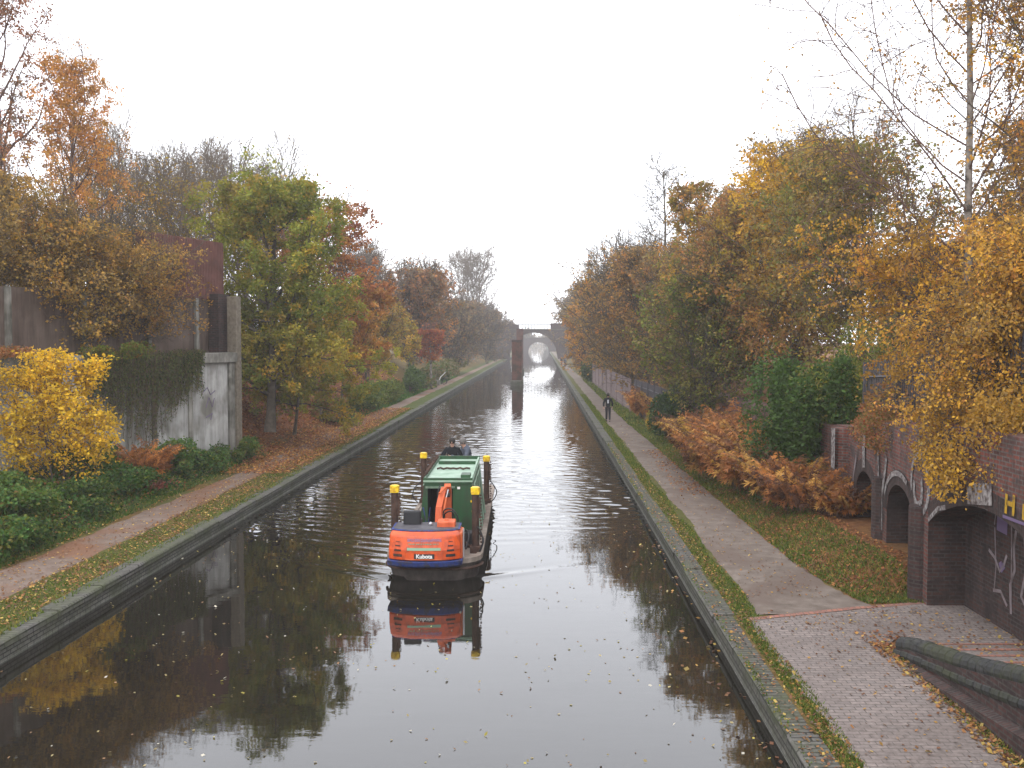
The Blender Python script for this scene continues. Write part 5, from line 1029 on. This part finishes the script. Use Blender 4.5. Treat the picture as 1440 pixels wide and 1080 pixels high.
loft([(t1, .215), (t1, .45), (t2, .76), (t3, .835)]).build('counterweight', M['orange'], ex, bevel=.035, seg=3)
loft([(tail(.79, 0, 0, -.13, 1.0), .836), (tail(.79, 0, 0, -.13, 1.0), .865)]).build('top_trim', M['blue'], ex, bevel=.01)
loft([(tail(.74, 0, 0, -.08, .95), .866), (tail(.74, 0, 0, -.08, .95), .872)]).build('top_plate', M['galv'], ex)
MB().box((.80, .35, .48), (.10, .7, .62)).build('side_panel', M['orange_dull'], ex, bevel=.02)
MB().box((.865, .28, .5), (.03, .10, .66)).build('side_frame', M['steel'], ex)
# face helper: point on the slanted back face
def face(x, z, off=.012):
    yb = np.interp(z, [.215, .45, .76, .835], [-.36, -.36, -.28, -.16]); u = abs(x) / .82; return Vector((x, yb + .22 * u ** 3 - off, z))
def plate(x0, x1, z0, z1, m_, name, off=.008, n=6):
    mb = MB(); V = []
    for k in range(n + 1):
        x = x0 + (x1 - x0) * k / n; V += [face(x, z0, off), face(x, z1, off)]
    mb.add(V, [(2 * i, 2 * i + 2, 2 * i + 3, 2 * i + 1) for i in range(n)]); return mb.build(name, m_, ex, fix=False)
for s in (-1, 1):
    for k, (z_, hw, hh) in enumerate(((.33, .105, .030), (.445, .08, .022), (.545, .06, .014), (.635, .045, .007))):
        plate(s * .60 - hw, s * .60 + hw, z_ - hh, z_ + hh, M['black'] if s > 0 else M['rust'], 'vent', off=.012, n=2)
plate(-.42, .42, .235, .80, M['orange_dull'], 'label_panel', .004)
plate(-.38, .38, .45, .51, M['sage'], 'green_strip', .010)
plate(-.22, .24, .262, .372, M['black'], 'name_plate', .010)
def text(s, size, c, m_, name, off=.02, bold=.004):
    cu = bpy.data.curves.new(name, 'FONT'); cu.body = s; cu.size = size; cu.align_x = 'CENTER'; cu.align_y = 'CENTER'; cu.extrude = .002; cu.offset = bold
    o = bpy.data.objects.new(name, cu); C.objects.link(o); dg = bpy.context.evaluated_depsgraph_get(); me = bpy.data.meshes.new_from_object(o.evaluated_get(dg)); bpy.data.objects.remove(o)
    me.materials.clear(); r = link(name, me, m_, ex); r.location = c; r.rotation_euler = (R(90), 0, 0); return r
text('Kubota', .125, face(.01, .317, .022), M['white'], 'lettering')
# upper line: worn lettering too faded to read, kept as letter-sized strokes
mb = MB(); rr = random.Random(3); x = -.37
while x < .37:
    w_ = rr.choice((.03, .036, .042)); p_ = face(x + w_ / 2, .675, .012)
    for q in rr.sample([(0, .03, w_, .008), (0, -.03, w_, .008), (-w_ / 2 + .004, 0, .009, .066), (w_ / 2 - .004, 0, .009, .066), (0, 0, w_, .008)], 4): mb.box((p_.x + q[0], p_.y - .004 - q[1] * .25, p_.z + q[1]), (q[2], .006, q[3]))
    x += w_ + .014
mb.build('faded_lettering', M['lilac'], ex)
mb = MB(); x = -.34
while x < .34: w_ = rr.uniform(.02, .05); p_ = face(x, .59, .012); mb.box((p_.x, p_.y, p_.z), (w_, .006, .02)); x += w_ + .02
mb.build('faded_lettering', M['sage'], ex)
# seat, engine box, levers, boom
MB().box((-.36, .62, 1.02), (.42, .12, .36)).build('seat_back', M['black'], ex, bevel=.05, seg=3)
MB().box((-.36, .85, .90), (.42, .42, .10)).build('seat', M['black'], ex, bevel=.04)
MB().box((.46, .45, .92), (.42, .42, .16)).build('engine_box', M['orange_arm'], ex, bevel=.03)
MB().box((.46, .45, 1.01), (.10, .12, .03)).build('cap', M['orange_dull'], ex)
for x_, t_ in ((-.08, -.06), (-.02, .05), (-.66, .02)): MB().tube([(x_, 1.0, .85), (x_ + t_ * .5, 1.0, 1.05), (x_ + t_, .97, 1.2)], [.012, .01, .016], 6).build('lever', M['steel'] if x_ < -.5 else M['blue'], ex)
MB().sphere((.08, .5, .90), .05, 8, 6).build('filler_cap', M['steel'], ex)
mb = MB(); mb.box((0, .9, .15), (1.1, 1.0, .12)); mb.build('slew_base', M['rust'], ex)
# boom: up from the swing post, over, and the dipper folded down behind it
bx = .28
MB().tube([(bx - .02, 1.25, .55), (bx - .02, 1.25, 1.0)], .12, 8).build('swing_post', M['orange_dull'], ex)
def beam(pts, wd, m_, name):
    mb = MB(); V = []
    for i, (x, y, z, t) in enumerate(pts):
        a_ = Vector(pts[max(i - 1, 0)][:3]); b_ = Vector(pts[min(i + 1, len(pts) - 1)][:3]); d = (b_ - a_).normalized(); sx = Vector((1, 0, 0)); nrm = d.cross(sx).normalized(); c = Vector((x, y, z))
        V += [c - sx * wd / 2 - nrm * t / 2, c + sx * wd / 2 - nrm * t / 2, c + sx * wd / 2 + nrm * t / 2, c - sx * wd / 2 + nrm * t / 2]
    n_ = len(pts); mb.add(V, [(4 * i + j, 4 * i + (j + 1) % 4, 4 * i + 4 + (j + 1) % 4, 4 * i + 4 + j) for i in range(n_ - 1) for j in range(4)] + [(3, 2, 1, 0), (4 * n_ - 4, 4 * n_ - 3, 4 * n_ - 2, 4 * n_ - 1)]); return mb.build(name, m_, ex, bevel=.012)
beam([(bx - .08, 1.15, .72, .17), (bx - .06, 1.25, 1.15, .22), (bx, 1.42, 1.42, .20), (bx + .04, 1.66, 1.55, .14)], .15, M['orange_arm'], 'boom')
beam([(bx + .12, 1.55, 1.66, .10), (bx + .12, 1.78, 1.45, .17), (bx + .12, 1.85, 1.0, .14), (bx + .12, 1.80, .45, .10)], .16, M['orange_arm'], 'dipper_arm')
MB().tube([(bx + .02, 1.12, .9), (bx + .10, 1.36, 1.38)], .035, 8).build('boom_ram', M['orange_dull'], ex); MB().tube([(bx + .10, 1.36, 1.38), (bx + .14, 1.5, 1.55)], .02, 8).build('ram_rod', M['steel'], ex)
MB().tube([(bx - .05, 1.22, 1.5), (bx + .08, 1.45, 1.62)], .03, 8).build('dipper_ram', M['orange_dull'], ex)
MB().box((bx + .13, 1.5, 1.42), (.12, .1, .1)).build('pivot', M['black'], ex, bevel=.02)
MB().prism([(1.55, .2), (1.95, .14), (2.05, .35), (1.85, .5), (1.65, .45)], 'x', bx - .08, bx + .32).build('bucket', M['rust'], ex, bevel=.015)
hose([(bx + .05, 1.2, .75), (.35, 1.0, 1.12), (.55, .9, 1.18), (.68, .9, 1.0), (.70, .95, .72)], .018, ex); hose([(bx + .05, 1.25, .85), (.38, 1.05, 1.05), (.55, 1.0, 1.10), (.62, 1.0, .85)], .018, ex)
hose([(bx - .02, 1.2, 1.0), (bx - .10, 1.32, 1.3), (bx - .06, 1.5, 1.66), (bx + .1, 1.7, 1.6)], .014, ex)
for q in ex.children: pass

# crew behind the cabin
bm_ = Matrix.Translation(boat.location) @ Matrix.Rotation(BR, 4, 'Z')
c1 = bm_ @ Vector((-.12, 8.75, .68)); c2 = bm_ @ Vector((.42, 8.6, .68))
person('person in a black coat standing behind the boat cabin', c1, BR + R(-4), 1.80, arms=[((-.16, -.04, -.24), (.02, -.22, -.28)), ((.16, -.04, -.24), (-.02, -.22, -.28))], bend=.10, step=.05)
person('person in a blue grey jacket leaning towards the one in black on the boat', c2, BR + R(-62), 1.84, jacket='jacket_grey', hair='hair_grey', arms=[((-.12, -.18, -.2), (-.05, -.40, -.22)), ((.12, -.14, -.22), (.02, -.36, -.30))], bend=.30, step=.06)
# things on the left verge far off
blk = on(612, 541, .5); o = MB().box((0, 0, .3), (1.1, .6, .6)).build('concrete_block', M['concrete'], None, bevel=.05); o.location = (blk.x, blk.y, .45); tag(o, 'pale concrete block on the grass beside the far left path', 'block')
mf = on(624, 541, .5); fr_ = thing('bent_metal_frame', 'dark tangle of metal with a pale bent bar beside the concrete block', 'scrap', (mf.x, mf.y, .45))
for k, r_ in enumerate((.34, .3)): MB().tube([(r_ * math.cos(a_ / 12 * 6.283) + .1 * k, .05 * k, .42 + r_ * math.sin(a_ / 12 * 6.283)) for a_ in range(13)], .03, 6).build('hoop', M['black'], fr_)
MB().tube([(-.5, 0, .6), (-.35, 0, .95), (0, 0, 1.25), (.2, 0, 1.5)], .05, 6).build('pale_bar', M['white'], fr_); MB().tube([(-.3, 0, .1), (0, 0, .8), (.4, .1, 1.1)], .04, 6).build('strut', M['black'], fr_)

# ------------------------------------------------------------------ the autumn air
hz = MB().box((0, 0, 0), (1, 1, 1)).build('haze', None); hz.scale = (340, 1160, 36.5); hz.location = (0, 560, 16.75); tag(hz, kind='stuff')
m = bpy.data.materials.new('haze'); m.use_nodes = True; m.node_tree.nodes.clear()
vo = m.node_tree.nodes.new('ShaderNodeVolumePrincipled'); vo.inputs['Density'].default_value = 0.0007; vo.inputs['Color'].default_value = (.96, .965, .98, 1); vo.inputs['Anisotropy'].default_value = 0.0
mo = m.node_tree.nodes.new('ShaderNodeOutputMaterial'); L(m, vo.outputs[0], mo.inputs['Volume']); hz.data.materials.append(m)
